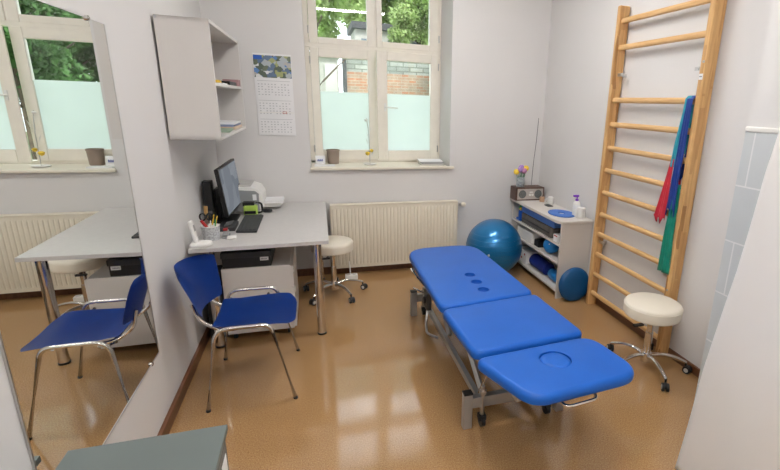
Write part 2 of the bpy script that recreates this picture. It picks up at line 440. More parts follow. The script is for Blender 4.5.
# ------------------------------------------------------------ window
WY = 5.03
win = bpy.data.objects.new('window_1', None); COL.objects.link(win); win.location = (.63, WY, 1.09); win['kind'] = 'structure'
bm = BM()
fx0, fx1, mid, ft = -.035, 1.318, .652, 2.98
box(bm, (fx0, WY-.0, 1.09), (fx0+.045, WY+.07, ft)); box(bm, (fx1-.03, WY, 1.09), (fx1+.005, WY+.07, ft))
box(bm, (fx0, WY, 1.09), (fx1, WY+.07, 1.118)); box(bm, (fx0, WY-.008, 2.200), (fx1, WY+.07, 2.240)); box(bm, (fx0, WY, ft-.05), (fx1, WY+.07, ft))
box(bm, (mid-.026, WY, 2.2), (mid+.026, WY+.07, ft))
part('window_frame', bm, 'win', win, bevel=.004)
def sash(x0, x1, z0, z1, gx0, gx1, gz0, gz1, frost_to=None, hinge=None, ang=0., y=WY-.012):
    R = Matrix.Rotation(ang, 3, 'Z'); hp = V(x1 if hinge == 'r' else x0, y, 0)
    def fin(bm):
        for v in bm.verts: v.co = R@(v.co-hp)+hp
        return bm
    bm = BM()
    box(bm, (x0, y, z0), (gx0, y+.05, z1)); box(bm, (gx1, y, z0), (x1, y+.05, z1))
    box(bm, (gx0, y, z0), (gx1, y+.05, gz0)); box(bm, (gx0, y, gz1), (gx1, y+.05, z1))
    s = part('sash', fin(bm), 'win', win, bevel=.006)
    bm = BM(); box(bm, (gx0-.004, y+.024, gz0-.004), (gx1+.004, y+.028, gz1+.004)); part('pane', fin(bm), 'glass', s)
    if frost_to:
        bm = BM(); box(bm, (gx0, y+.018, gz0), (gx1, y+.0215, frost_to)); part('frosted_film', fin(bm), 'frost', s)
    if hinge:
        xh = x1+.002 if hinge == 'r' else x0-.004
        for zz in ((z0+.12), (z1-.12)):
            bm = BM(); cyl(bm, (xh, y-.004, zz-.035), (xh, y-.004, zz+.035), .007, n=10); part('hinge', bm, 'steel', win)
    return s, fin
sash(.012, .646, 1.115, 2.202, .088, .560, 1.220, 2.113, 1.793, 'l')
s, fin = sash(.658, 1.290, 1.115, 2.202, .735, 1.208, 1.220, 2.113, 1.793, 'r', radians(8))
bm = BM(); box(bm, (.628, WY-.026, 1.12), (.690, WY-.012, 2.198)); part('meeting_strip', fin(bm), 'win', s, bevel=.003)
bm = BM(); box(bm, (.698, WY-.020, 1.62), (.720, WY-.012, 1.70)); cyl(bm, (.709, WY-.012, 1.662), (.709, WY-.05, 1.662), .007); cyl(bm, (.709, WY-.05, 1.662), (.83, WY-.05, 1.655), .008, n=12)
part('window_handle', fin(bm), 'whitepl', s, smooth=40)
sash(.012, .640, 2.235, 2.94, .092, .560, 2.294, 2.885, None, 'l')
sash(.652, 1.290, 2.235, 2.94, .708, 1.192, 2.294, 2.885, None, 'r')
bm = BM(); box(bm, (WX0+.002, YB-.001, 1.066), (1.315, WY+.02, 1.09)); box(bm, (WX0-.01, YB-.035, 1.066), (1.375, YB-.001, 1.09))
part('window_sill', bm, 'sill', win, bevel=.004)

# ------------------------------------------------------------ mirror
mt = thing('wall_mirror', 'large frameless rectangular mirror fixed to the left wall, reflecting the window and blue chair', 'mirror', (XL, 1.96, .44))
bm = BM(); box(bm, (XL+.001, 1.449, .433), (XL+.005, 2.524, 1.986)); part('backing', bm, 'dark_metal', mt)
bm = BM(); box(bm, (XL+.005, 1.447, .431), (XL+.0060, 2.526, 1.994)); part('mirror_glass', bm, 'silver', mt)
bm = BM()
for lo, hi in (((1.441, .425), (1.447, 1.994)), ((2.526, .425), (2.532, 1.994)), ((1.447, .425), (2.526, .431)), ((1.447, 1.994), (2.526, 1.994))):
    box(bm, (XL+.001, lo[0], lo[1]), (XL+.0075, hi[0], hi[1]))
part('edge_strip', bm, 'steel', mt)
for y, z in ((2.36, 1.994), (1.62, 1.994), (2.40, .433), (1.62, .433)):
    bm = BM(); cyl(bm, (XL+.002, y, z), (XL+.013, y, z), .011, n=14); cyl(bm, (XL+.012, y, z), (XL+.016, y, z), .006, n=12)
    part('mirror_clip', bm, 'chrome', mt, smooth=40)

# ------------------------------------------------------------ grey cabinet in the lower left
g = thing('storage_cabinet', 'low grey cabinet with grey green top at the mirror, lower left corner', 'cabinet', (-.56, 1.25, 0))
bm = BM(); box(bm, (-.775, .97, .03), (-.347, 1.53, .608)); part('body', bm, 'cabside', g, bevel=.003)
bm = BM(); box(bm, (-.785, .96, .608), (-.335, 1.54, .63)); part('top', bm, 'cab', g, bevel=.002)
bm = BM(); box(bm, (-.347, 1.00, .06), (-.338, 1.50, .595)); d = part('door', bm, 'cabside', g, bevel=.003)
bm = BM(); box(bm, (-.338, 1.405, .50), (-.3365, 1.475, .565)); part('sticker', bm, 'paper', d, label='small white sticker')
bm = BM(); box(bm, (-.77, .98, 0), (-.36, 1.50, .03)); part('plinth', bm, 'black', g)

# ------------------------------------------------------------ desk
dk = thing('desk', 'light grey office desk on round chrome legs in the back left corner', 'desk', (-.37, 3.95, 0))
bm = BM(); quadbox(bm, [(-.803, 3.245), (.062, 3.275), (.078, 4.63), (-.803, 4.63)], .733, .76); part('desktop', bm, 'desk_lam', dk, bevel=.002)
for x, y in ((-.018, 3.365), (-.705, 3.345), (0.0, 4.53), (-.72, 4.53)):
    bm = BM(); cyl(bm, (x, y, .012), (x, y, .733), .030, n=28); l = part('leg', bm, 'chrome', dk, smooth=40)
    bm = BM(); cyl(bm, (x, y, 0), (x, y, .014), .033, n=24); part('foot', bm, 'black', l, smooth=40)

pd = thing('drawer_unit', 'white drawer pedestal standing under the desk', 'drawer unit', (-.43, 3.8, 0))
bm = BM(); box(bm, (-.66, 3.40, .055), (-.212, 3.98, .555)); part('body', bm, 'white_lam', pd, bevel=.002)
for z0, z1 in ((.065, .225), (.23, .385), (.39, .545)):
    bm = BM(); box(bm, (-.212, 3.405, z0), (-.194, 3.975, z1)); d = part('drawer', bm, 'white_lam', pd, bevel=.002)
    bm = BM(); box(bm, (-.194, 3.425, z1-.055), (-.184, 3.485, z1-.02)); part('handle', bm, 'ltgrey', d, bevel=.004)
for x, y in ((-.62, 3.45), (-.25, 3.45), (-.62, 3.93), (-.25, 3.93)):
    bm = BM(); cyl(bm, (x, y, .045), (x, y, .056), .014); cyl(bm, (x-.012, y, .022), (x+.012, y, .022), .022, n=20); part('castor', bm, 'black', pd, smooth=40)
bxm = thing('file_tray_box', 'black plastic box with a white label on top of the drawer pedestal', 'box', (-.49, 3.60, .556))
bm = BM(); box(bm, (-.65, 3.41, .556), (-.335, 3.79, .660)); part('body', bm, 'black', bxm, bevel=.004)
bm = BM(); box(bm, (-.655, 3.402, .630), (-.33, 3.795, .672)); part('lid', bm, 'charcoal', bxm, bevel=.004)
bm = BM(); box(bm, (-.405, 3.399, .604), (-.35, 3.402, .630)); lb = part('label_sticker', bm, 'paper', bxm)
bm = BM()
for i in range(5): box(bm, (-.398+i*.008, 3.398, .612), (-.393+i*.008, 3.3992, .622))
part('printed_text', bm, 'ink', lb)
tw = thing('computer_tower', 'black computer tower between the drawer pedestal and the left wall', 'computer', (-.74, 3.7, 0))
bm = BM(); box(bm, (-.79, 3.47, .005), (-.672, 3.92, .42)); part('case', bm, 'black', tw, bevel=.005)
bm = BM(); box(bm, (-.785, 3.462, .01), (-.677, 3.470, .415)); part('front_panel', bm, 'charcoal', tw, bevel=.003)

# ------------------------------------------------------------ monitor, keyboard, mouse
mo = thing('computer_monitor', 'black flat screen monitor angled back on the desk by the left wall', 'monitor', (-.70, 4.05, .76))
b0, b1, t1, t0 = V(-.640, 3.79, .835), V(-.612, 4.38, .838), V(-.640, 4.33, 1.215), V(-.672, 3.76, 1.200)
def slab(bm, q, th, inset=0., front=0.):
    n = ((q[1]-q[0]).cross(q[3]-q[0])).normalized(); c = sum(q, V(0, 0, 0))/4
    f = [p+(c-p).normalized()*inset*1.35+n*front for p in q]; bk = [p-n*th for p in f]
    a = [bm.verts.new(p) for p in f]; b_ = [bm.verts.new(p) for p in bk]
    bm.faces.new(a); bm.faces.new(b_[::-1])
    for i in range(4): bm.faces.new((a[i], b_[i], b_[(i+1) % 4], a[(i+1) % 4]))
Q = [b0, b1, t1, t0]
bm = BM(); slab(bm, Q, .028); hs = part('housing', bm, 'black', mo, bevel=.004)
bm = BM(); slab(bm, Q, .002, .018, .0025); part('screen', bm, 'screen', mo)
bm = BM(); box(bm, (-.755, 3.98, .775), (-.715, 4.08, 1.02)); box(bm, (-.72, 4.0, .90), (-.68, 4.06, .98)); part('neck', bm, 'black', mo, bevel=.004)
bm = BM(); box(bm, (-.78, 3.90, .7605), (-.61, 4.16, .778)); part('base', bm, 'black', mo, bevel=.004)
sp = thing('desktop_speaker', 'tall black speaker behind the monitor against the left wall', 'speaker', (-.76, 3.80, .76))
bm = BM(); box(bm, (-.805, 3.85, .7605), (-.745, 3.93, 1.10)); part('cabinet', bm, 'black', sp, bevel=.004)
bm = BM(); lathe(bm, (-.775, 3.842, .85), [(.0, .004), (.018, .0), (.028, .006), (.028, .012)], 20, 'Y'); part('speaker_cone', bm, 'charcoal', sp, smooth=40)
kt = thing('desk_organizer', 'low black tray under the front edge of the monitor', 'tray', (-.63, 3.75, .76))
bm = BM(); box(bm, (-.70, 3.655, .7605), (-.585, 3.86, .79)); part('tray', bm, 'charcoal', kt, bevel=.003)
bm = BM()
for y in (3.70, 3.74, 3.79): cyl(bm, (-.66, y, .795), (-.61, y+.02, .80), .006, n=8)
part('clips', bm, 'dark_metal', kt, smooth=40)
kb = thing('keyboard', 'dark grey keyboard lying on the desk in front of the monitor', 'keyboard', (-.5, 3.87, .76))
bm = BM(); quadbox(bm, [(-.572, 3.60), (-.43, 3.58), (-.43, 4.10), (-.572, 4.12)], .7605, .776); part('base', bm, 'charcoal', kb, bevel=.004)
for i in range(5):
    for j in range(16):
        x = -.564+i*.026; y = 3.607+j*.0305
        bm = BM(); box(bm, (x, y, .776), (x+.021, y+.026, .781)); part('key', bm, 'keycap', kb)
ms = thing('computer_mouse', 'black computer mouse on the desk below the printer tray', 'mouse', (-.42, 4.27, .76))
bm = BM(); pad(bm, rounded_outline([(-.455, 4.235), (-.375, 4.225), (-.37, 4.285), (-.45, 4.295)], .03), .7605, .79, .025); part('shell', bm, 'black', ms, smooth=50)
bm = BM(); cyl(bm, (-.395, 4.255, .788), (-.395, 4.263, .788), .007, n=12); part('scroll_wheel', bm, 'greypl', ms)

lm = thing('label_maker', 'lime green handheld device with black edges between keyboard and printer', 'device', (-.53, 4.16, .76))
bm = BM(); box(bm, (-.583, 4.13, .7605), (-.478, 4.20, .845)); part('body', bm, 'lime', lm, bevel=.012)
bm = BM(); box(bm, (-.588, 4.15, .84), (-.50, 4.21, .872)); tube(bm, round_corner([(-.49, 4.17, .865), (-.445, 4.17, .86), (-.44, 4.17, .785), (-.48, 4.17, .775)], .03), .008); part('strap', bm, 'black', lm, bevel=.004)
bm = BM(); box(bm, (-.575, 4.126, .778), (-.49, 4.131, .803)); part('display', bm, 'black', lm)

# ------------------------------------------------------------ printer
pr = thing('printer', 'compact grey and white printer in the corner of the desk', 'printer', (-.60, 4.45, .76))
bm = BM()
prof = [(-.79, .765), (-.455, .765), (-.440, .80), (-.445, .90), (-.475, .955), (-.53, .975), (-.79, .985)]
def prism_y(bm, prof, y0, y1):
    a = [bm.verts.new((x, y0, z)) for x, z in prof]; b_ = [bm.verts.new((x, y1, z)) for x, z in prof]
    n = len(prof); bm.faces.new(a); bm.faces.new(b_[::-1])
    for i in range(n): bm.faces.new((a[i], b_[i], b_[(i+1) % n], a[(i+1) % n]))
prism_y(bm, prof, 4.275, 4.61); part('body', bm, 'whitepl', pr, bevel=.006)
bm = BM(); prism_y(bm, [(-.785, .77), (-.475, .77), (-.470, .92), (-.50, .945), (-.785, .965)], 4.268, 4.275); sd = part('side_panel', bm, 'greypl', pr, bevel=.003, label='grey side panel')
bm = BM(); box(bm, (-.520, 4.264, .865), (-.490, 4.268, .915)); part('sticker', bm, 'paper', sd)
bm = BM(); box(bm, (-.72, 4.30, .978), (-.53, 4.57, .992)); part('top_tray', bm, 'ltgrey', pr, bevel=.004)
bm = BM(); box(bm, (-.70, 4.30, .992), (-.62, 4.34, 1.004)); part('control_panel', bm, 'charcoal', pr)
bm = BM(); box(bm, (-.445, 4.36, .80), (-.30, 4.585, .808)); box(bm, (-.445, 4.345, .785), (-.31, 4.36, .815)); box(bm, (-.445, 4.585, .785), (-.31, 4.60, .815)); tr = part('paper_tray', bm, 'ltgrey', pr)
bm = BM(); box(bm, (-.44, 4.37, .8085), (-.29, 4.575, .832)); solo('paper_stack', bm, 'paper', 'white paper stack lying in the printer tray', 'paper')

# ------------------------------------------------------------ pens, phone, stapler
pc = thing('pen_cup', 'grey woven cup for pens at the near left corner of the desk', 'pen holder', (-.70, 3.46, .76))
c0 = V(-.705, 3.47, .7605)
bm = BM(); lathe(bm, c0, [(.0, 0), (.050, 0), (.058, .095), (.053, .095), (.046, .008), (0, .008)], 28); part('cup', bm, 'basket', pc, smooth=40)
bm = BM(); lathe(bm, c0+V(0, 0, .092), [(.056, 0), (.060, .003), (.056, .007), (.052, .003)], 28); part('rim', bm, 'whitepl', pc, smooth=60)
def pen(dx, dy, tx, ty, h, m, lab, r=.004, nm='pen'):
    bm = BM(); a = c0+V(dx, dy, .012); b_ = c0+V(tx, ty, h); cyl(bm, a, b_, r, n=10); d = (b_-a).normalized(); cyl(bm, b_, b_+d*.012, r*1.25, r*.7, n=10)
    solo(nm, bm, m, lab, 'pen', smooth=40)
pen(.01, .0, .045, .01, .15, 'yellow', 'yellow pen rising from the pen cup')
pen(-.01, .02, .022, .03, .155, 'yellow', 'yellow pencil leaning beside the green pen in the pen cup', .0045, 'pencil')
pen(.02, -.01, .040, -.02, .135, 'greenp', 'green pen in the pen cup')
pen(-.02, -.01, -.045, .0, .13, 'navyfab', 'dark blue pen at the left of the pen cup')
pen(.0, -.02, .012, -.038, .13, 'whitepl', 'white pen leaning at the front of the pen cup')
bm = BM(); box(bm, (-.745, 3.515, .775), (-.722, 3.519, .985), Matrix.Rotation(radians(3), 3, 'Y')); solo('ruler', bm, 'woodst', 'wooden ruler standing upright behind the pen cup', 'ruler')
rk = thing('marker', 'thick red marker lying over the rim of the pen cup', 'marker', c0+V(-.02, -.02, .08))
bm = BM(); cyl(bm, c0+V(.01, -.02, .05), c0+V(-.035, -.03, .125), .010, n=14); part('barrel', bm, 'redp', rk, smooth=40)
bm = BM(); cyl(bm, c0+V(-.035, -.03, .125), c0+V(-.045, -.032, .142), .0085, n=14); part('cap', bm, 'redp', rk, smooth=40)
sc = thing('scissors', 'black handled scissors standing in the pen cup', 'scissors', c0+V(-.01, .02, .02))
bm = BM()
for s_ in (-1, 1):
    bm2 = []
    for i in range(21):
        a = 2*pi*i/20; bm2.append(c0+V(-.022+s_*.021+.017*cos(a), .015, .155+.024*sin(a)))
    tube(bm, bm2, .0055, 8)
part('handle', bm, 'black', sc, smooth=50)
bm = BM()
for s_ in (-1, 1): box(bm, c0+V(-.028+s_*.006, .013, .012), c0+V(-.018+s_*.006, .016, .135))
part('blade', bm, 'steel', sc)
ph = thing('cordless_phone', 'white cordless phone standing in its cradle at the near left desk corner', 'phone', (-.765, 3.32, .76))
bm = BM(); pad(bm, rounded_outline([(-.800, 3.262), (-.69, 3.275), (-.665, 3.32), (-.69, 3.365), (-.80, 3.36)], .03), .7605, .792, .018); part('cradle', bm, 'whitepl', ph, smooth=50)
bm = BM(); rr = Matrix.Rotation(radians(-9), 3, 'Y')
box(bm, (-.775, 3.285, .785), (-.750, 3.335, .935), rr, (-.76, 3.31, .785)); part('handset', bm, 'whitepl', ph, bevel=.010)
bm = BM(); box(bm, (-.7500, 3.293, .865), (-.7485, 3.327, .905), rr, (-.76, 3.31, .785)); part('display', bm, 'greypl', ph)
st = thing('stapler', 'small grey and red stapler beside the pen cup', 'stapler', (-.62, 3.50, .76))
bm = BM(); box(bm, (-.645, 3.46, .7605), (-.600, 3.56, .772)); box(bm, (-.640, 3.47, .782), (-.606, 3.56, .795), Matrix.Rotation(radians(9), 3, 'X')); part('body', bm, 'greypl', st, bevel=.003)
bm = BM(); box(bm, (-.640, 3.52, .80), (-.612, 3.555, .815)); part('grip', bm, 'redp', st, bevel=.004, label='red grip')
bm = BM(); pad(bm, rounded_outline([(-.605, 3.415), (-.545, 3.43), (-.55, 3.50), (-.61, 3.49)], .015), .7605, .776, .008); solo('tape_dispenser', bm, 'whitepl', 'small white object on the desk in front of the stapler', 'tape dispenser', smooth=50)

# ------------------------------------------------------------ blue chair
ch = thing('visitor_chair', 'blue plastic chair with chrome tube frame in front of the desk', 'chair', (-.42, 2.86, 0))
def seat_surf(x, y):    # saddle-like seat, z over (u along x, v along y)
    u = (x+.61)/.45; v = (y-2.875)/.235
    return .448+.018*v*v-.03*max(0, u-.72)**2*8+.012*max(0, .25-u)*4
bm = BM(); nx, ny = 18, 16; gr = []
for i in range(nx+1):
    row = []
    u = i/nx
    for j in range(ny+1):
        v = -1+2*j/ny
        hw = .235*(1-.16*(1-u)**2)
        xx = -.60+.44*u
        # superellipse-like rounding of corners
        cr = 1-.10*max(0, abs(v)-.55)/.45*max(0, u-.55)/.45*3
        xx = -.60+.44*u*(1 if u < .5 else 1-(.10*(max(0, abs(v)-.5)/.5)**2)*(u-.5)*2)
        row.append(bm.verts.new((xx, 2.875+v*hw, seat_surf(xx, 2.875+v*hw))))
    gr.append(row)
for i in range(nx):
    for j in range(ny): bm.faces.new((gr[i][j], gr[i+1][j], gr[i+1][j+1], gr[i][j+1]))
bmesh.ops.solidify(bm, geom=bm.faces[:], thickness=.012)
part('seat', bm, 'blue_pl', ch, smooth=50, subsurf=1)
# backrest: curved shell leaning back towards the wall
bm = BM(); nx, ny = 14, 18; gr = []
for i in range(nx+1):
    row = []; t = i/nx
    hw = .215+.015*min(1, t*1.6)
    if t > .85: hw -= .045*((t-.85)/.15)**2
    if t < .12: hw -= .03*((.12-t)/.12)**2
    for j in range(ny+1):
        v = -1+2*j/ny; z = .522+.285*t-.02*abs(v)**3*max(0, t-.6)*2.5-.010*v*(1-t)
        xb = -.634+.017*(v+1)-.040*(1-v*v); xt = -.718+.046*(v+1)-.092*(1-v*v)
        x = xb+(xt-xb)*t
        row.append(bm.verts.new((x, 2.86+v*hw, z)))
    gr.append(row)
for i in range(nx):
    for j in range(ny): bm.faces.new((gr[i][j], gr[i][j+1], gr[i+1][j+1], gr[i+1][j]))
bmesh.ops.solidify(bm, geom=bm.faces[:], thickness=.012)
part('backrest', bm, 'blue_pl', ch, smooth=50, subsurf=1)
R0 = .0115
for s_, y, yf in ((-1, 2.62, 2.572), (1, 3.12, 3.145)):
    zt = .475 if s_ < 0 else .505
    bm = BM(); tube(bm, round_corner([(-.185, yf, .008), (-.292, y, zt), (-.40, y, zt)], .07, 7), R0, 12); lg = part('leg', bm, 'chrome', ch, smooth=60)
    bm = BM(); cyl(bm, (-.183, yf, 0), (-.186, yf, .014), .0125, n=14); part('rubber_foot', bm, 'blackrub', lg, smooth=40)
    bm = BM(); tube(bm, round_corner([(-.645, yf, .008), (-.575, y, zt), (-.40, y, zt)], .07, 7), R0, 12); lg = part('leg', bm, 'chrome', ch, smooth=60)
    bm = BM(); cyl(bm, (-.646, yf, 0), (-.644, yf, .014), .0125, n=14); part('rubber_foot', bm, 'blackrub', lg, smooth=40)
bm = BM()
for s_, y in ((-1, 2.62), (1, 3.12)):
    yi = 2.86+s_*.15
    tube(bm, round_corner([(-.34, yi, .432), (-.56, yi, .422), (-.668, yi, .50), (-.690, yi, .60)], .07, 7), .010, 12)
    tube(bm, [(-.565, y, .45), (-.575, yi, .425)], .009, 10); tube(bm, [(-.34, y, .465), (-.34, yi, .432)], .009, 10)
tube(bm, [(-.34, 2.70, .430), (-.34, 3.02, .430)], .009, 10); tube(bm, [(-.56, 2.70, .424), (-.56, 3.02, .424)], .009, 10)
part('frame', bm, 'chrome', ch, smooth=60)

# ------------------------------------------------------------ wall cabinet with open shelves
wc = thing('wall_cabinet', 'white open shelf cabinet mounted high on the left wall above the desk', 'cabinet', (-.68, 3.83, 1.455))
x0, x1, y0, y1, z0, z1 = -.812, -.538, 3.235, 4.42, 1.455, 2.143
bm = BM(); box(bm, (x0, y0, z0), (x1, y0+.018, z1)); box(bm, (x0, y1-.018, z0), (x1, y1, z1)); box(bm, (x0, y0, z1-.018), (x1, y1, z1)); box(bm, (x0, y0, z0), (x1, y1, z0+.018)); box(bm, (x0, y0+.018, z0+.018), (x0+.006, y1-.018, z1-.018))
part('carcass', bm, 'white_mel', wc)
bm = BM(); box(bm, (x0+.006, y0+.018, 1.775), (x1-.004, y1-.018, 1.793)); part('shelf', bm, 'white_mel', wc)
bm = BM(); cyl(bm, (x0+.01, y0-.004, z1-.01), (x0+.01, y0+.001, z1-.01), .010, n=14); part('wall_bracket', bm, 'steel', wc)
def flat(name, lo, hi, m, lab, cat, ang=0, bev=.002, group=None):
    bm = BM(); box(bm, lo, hi, Matrix.Rotation(radians(ang), 3, 'Z')); return solo(name, bm, m, lab, cat, group, bevel=bev)
flat('binder', (-.79, 3.95, 1.794), (-.560, 4.28, 1.822), 'black', 'black folder lying on the upper shelf of the wall cabinet', 'folder')
flat('document_stack', (-.79, 3.72, 1.794), (-.57, 3.93, 1.803), 'paper', 'thin stack of white papers on the upper shelf of the wall cabinet', 'papers', 2)
flat('notebook', (-.78, 3.74, 1.8035), (-.60, 3.90, 1.822), 'yellow', 'yellow notebook on the papers in the wall cabinet', 'notebook', 5)
flat('card_box', (-.66, 4.29, 1.794), (-.545, 4.385, 1.845), 'dusty', 'small pink box at the back end of the upper shelf', 'box')
flat('magazine', (-.79, 3.62, 1.474), (-.555, 3.93, 1.486), 'mint', 'pale green booklet on the bottom shelf of the wall cabinet', 'magazine', 4)
flat('magazine', (-.79, 3.97, 1.474), (-.56, 4.37, 1.492), 'sand', 'sand coloured magazine on the bottom shelf of the wall cabinet, under a blue one', 'magazine', 0)
flat('magazine', (-.785, 3.98, 1.4925), (-.57, 4.36, 1.508), 'slate', 'blue magazine on top of the sand coloured one in the wall cabinet', 'magazine', -1)
flat('document_stack', (-.78, 4.0, 1.5085), (-.565, 4.38, 1.525), 'paper', 'white papers topmost of the pile on the wall cabinet bottom shelf', 'papers', 1)

# ------------------------------------------------------------ calendar
def cal_mat():
    m, nt, b = new_mat('calendar_photo'); tc = nt.nodes.new('ShaderNodeTexCoord')
    v = nt.nodes.new('ShaderNodeTexVoronoi'); v.distance = 'MANHATTAN'; v.inputs['Scale'].default_value = 26; nt.links.new(tc.outputs['Object'], v.inputs['Vector'])
    s_ = nt.nodes.new('ShaderNodeSeparateColor'); nt.links.new(v.outputs['Color'], s_.inputs[0])
    r = nt.nodes.new('ShaderNodeValToRGB'); r.color_ramp.interpolation = 'CONSTANT'; e = r.color_ramp.elements
    e[0].color = (.10, .16, .26, 1); e[1].position = .9; e[1].color = (.75, .77, .78, 1)
    for p_, c in ((.16, (.07, .10, .07)), (.32, (.42, .47, .50)), (.48, (.12, .15, .10)), (.6, (.10, .22, .48)), (.72, (.45, .44, .42)), (.82, (.35, .38, .16))):
        a = e.new(p_); a.color = (*c, 1)
    nt.links.new(s_.outputs[0], r.inputs[0]); nt.links.new(r.outputs[0], b.inputs['Base Color']); b.inputs['Roughness'].default_value = .4; return m
M['calpic'] = cal_mat()
cl = thing('wall_calendar', 'three month wall calendar with a photo header hanging beside the window', 'calendar', (-.305, YB, 1.38))
cx0, cx1 = -.463, -.150
bm = BM(); box(bm, (cx0, YB-.004, 1.385), (cx1, YB-.001, 2.085)); part('backing_card', bm, 'paper', cl)
bm = BM(); box(bm, (cx0+.004, YB-.006, 1.885), (cx1-.004, YB-.004, 2.07)); hd = part('header_picture', bm, 'calpic', cl)
bm = BM(); box(bm, (cx0+.006, YB-.0075, 2.035), (cx0+.075, YB-.006, 2.068)); part('corner_mark', bm, 'bluebright', hd)
for k, (za, zb) in enumerate(((1.715, 1.872), (1.552, 1.705), (1.39, 1.542))):
    bm = BM(); box(bm, (cx0+.010, YB-.009, za), (cx1-.006, YB-.004, zb)); pg = part('month_pad', bm, 'paper', cl)
    bm = BM()
    for i in range(10):
        for j in range(5):
            if (i*5+j) % 7 == 6: continue
            xx = cx0+.024+i*.027; zz = za+.022+j*.022
            box(bm, (xx, YB-.0098, zz), (xx+.013, YB-.009, zz+.008))
    box(bm, (cx0+.02, YB-.0098, zb-.016), (cx1-.02, YB-.009, zb-.012))
    part('printed_dates', bm, 'date_ink', pg)
bm = BM(); box(bm, (cx0+.01, YB-.0112, 1.583), (cx1-.006, YB-.0100, 1.592)); bd = part('date_band', bm, 'whitepl', cl)
bm = BM()
for lo, hi in (((.215, 1.578), (.245, 1.582)), ((.215, 1.594), (.245, 1.598)), ((.212, 1.578), (.216, 1.598)), ((.244, 1.578), (.248, 1.598))):
    box(bm, (cx0+lo[0], YB-.0125, lo[1]), (cx0+hi[0], YB-.0112, hi[1]))
part('date_marker', bm, 'redp', bd, label='red date window')

# ------------------------------------------------------------ radiator
rd = thing('radiator', 'cream panel radiator under the window', 'radiator', (.755, 4.58, .08))
ra0, ra1, rz0, rz1, ry = .115, 1.405, .085, .735, 4.555
bm = BM()
n = 36; xs = []
for i in range(n):
    a = ra0+.02+(ra1-ra0-.04)*i/n; w = (ra1-ra0-.04)/n
    xs += [(a, 0), (a+w*.18, .007), (a+w*.72, .007), (a+w*.9, 0)]
xs = [(ra0, 0)]+xs+[(ra1, 0)]
for (za, zb, sc_) in ((rz0+.03, rz1-.03, 1),):
    lv = ((rz0, 0), (rz0+.035, 0), (rz0+.055, 1), (rz1-.06, 1), (rz1-.04, 0), (rz1, 0)); rows = []
    for z, k in lv: rows.append([bm.verts.new((x, ry-d*k, z)) for x, d in xs])
    for A, B in zip(rows, rows[1:]):
        for i in range(len(xs)-1): bm.faces.new((A[i], A[i+1], B[i+1], B[i]))
box(bm, (ra0, ry+.001, rz0), (ra1, ry+.012, rz1))
part('front_panel', bm, 'rad', rd, smooth=25)
bm = BM(); box(bm, (ra0, ry+.055, rz0), (ra1, ry+.07, rz1)); part('rear_panel', bm, 'rad', rd)
bm = BM()
for i in range(22):
    xx = ra0+.02+(ra1-ra0-.04)*i/21; box(bm, (xx-.012, ry+.012, rz0+.02), (xx-.010, ry+.055, rz1-.008)); box(bm, (xx+.010, ry+.012, rz0+.02), (xx+.012, ry+.055, rz1-.008))
box(bm, (ra0+.006, ry+.012, rz0), (ra0+.012, ry+.055, rz1)); box(bm, (ra1-.012, ry+.012, rz0), (ra1-.006, ry+.055, rz1))
part('fins', bm, 'rad', rd)
bm = BM(); box(bm, (ra0-.003, ry-.004, rz1-.008), (ra1+.003, ry+.072, rz1+.003)); part('top_cover', bm, 'rad', rd, bevel=.004)
bm = BM(); cyl(bm, (1.405, 4.60, .690), (1.44, 4.60, .690), .011, n=14); cyl(bm, (1.44, 4.60, .690), (1.44, 4.66, .690), .010, n=12); box(bm, (1.428, 4.585, .675), (1.452, 4.612, .705)); vv = part('valve', bm, 'steel', rd, smooth=40)
bm = BM(); lathe(bm, (1.47, 4.585, .690), [(0, -.022), (.016, -.022), (.024, -.012), (.026, .016), (.018, .026), (0, .026)], 20, 'X'); part('thermostat_head', bm, 'rad', vv, smooth=50)
bm = BM()
for xx in (.35, 1.2): box(bm, (xx, 4.62, .2), (xx+.03, 4.66, .7))
part('wall_mount', bm, 'steel', rd)
pl = thing('power_socket_block', 'white socket block on the floor under the radiator', 'socket', (.28, 4.47, 0))
bm = BM(); box(bm, (.225, 4.43, 0.001), (.345, 4.49, .05)); part('housing', bm, 'whitepl', pl, bevel=.008)
bm = BM()
for xx in (.255, .315): cyl(bm, (xx, 4.46, .05), (xx, 4.46, .053), .02, n=18)
part('socket_well', bm, 'ltgrey', pl, smooth=40)
bm = BM(); tube(bm, [(.275, 4.47, .05), (.275, 4.475, .09), (.273, 4.52, .14), (.272, 4.64, .20), (.272, 4.65, .40)], .006, 8, 4); part('cable', bm, 'whitepl', pl, smooth=60)

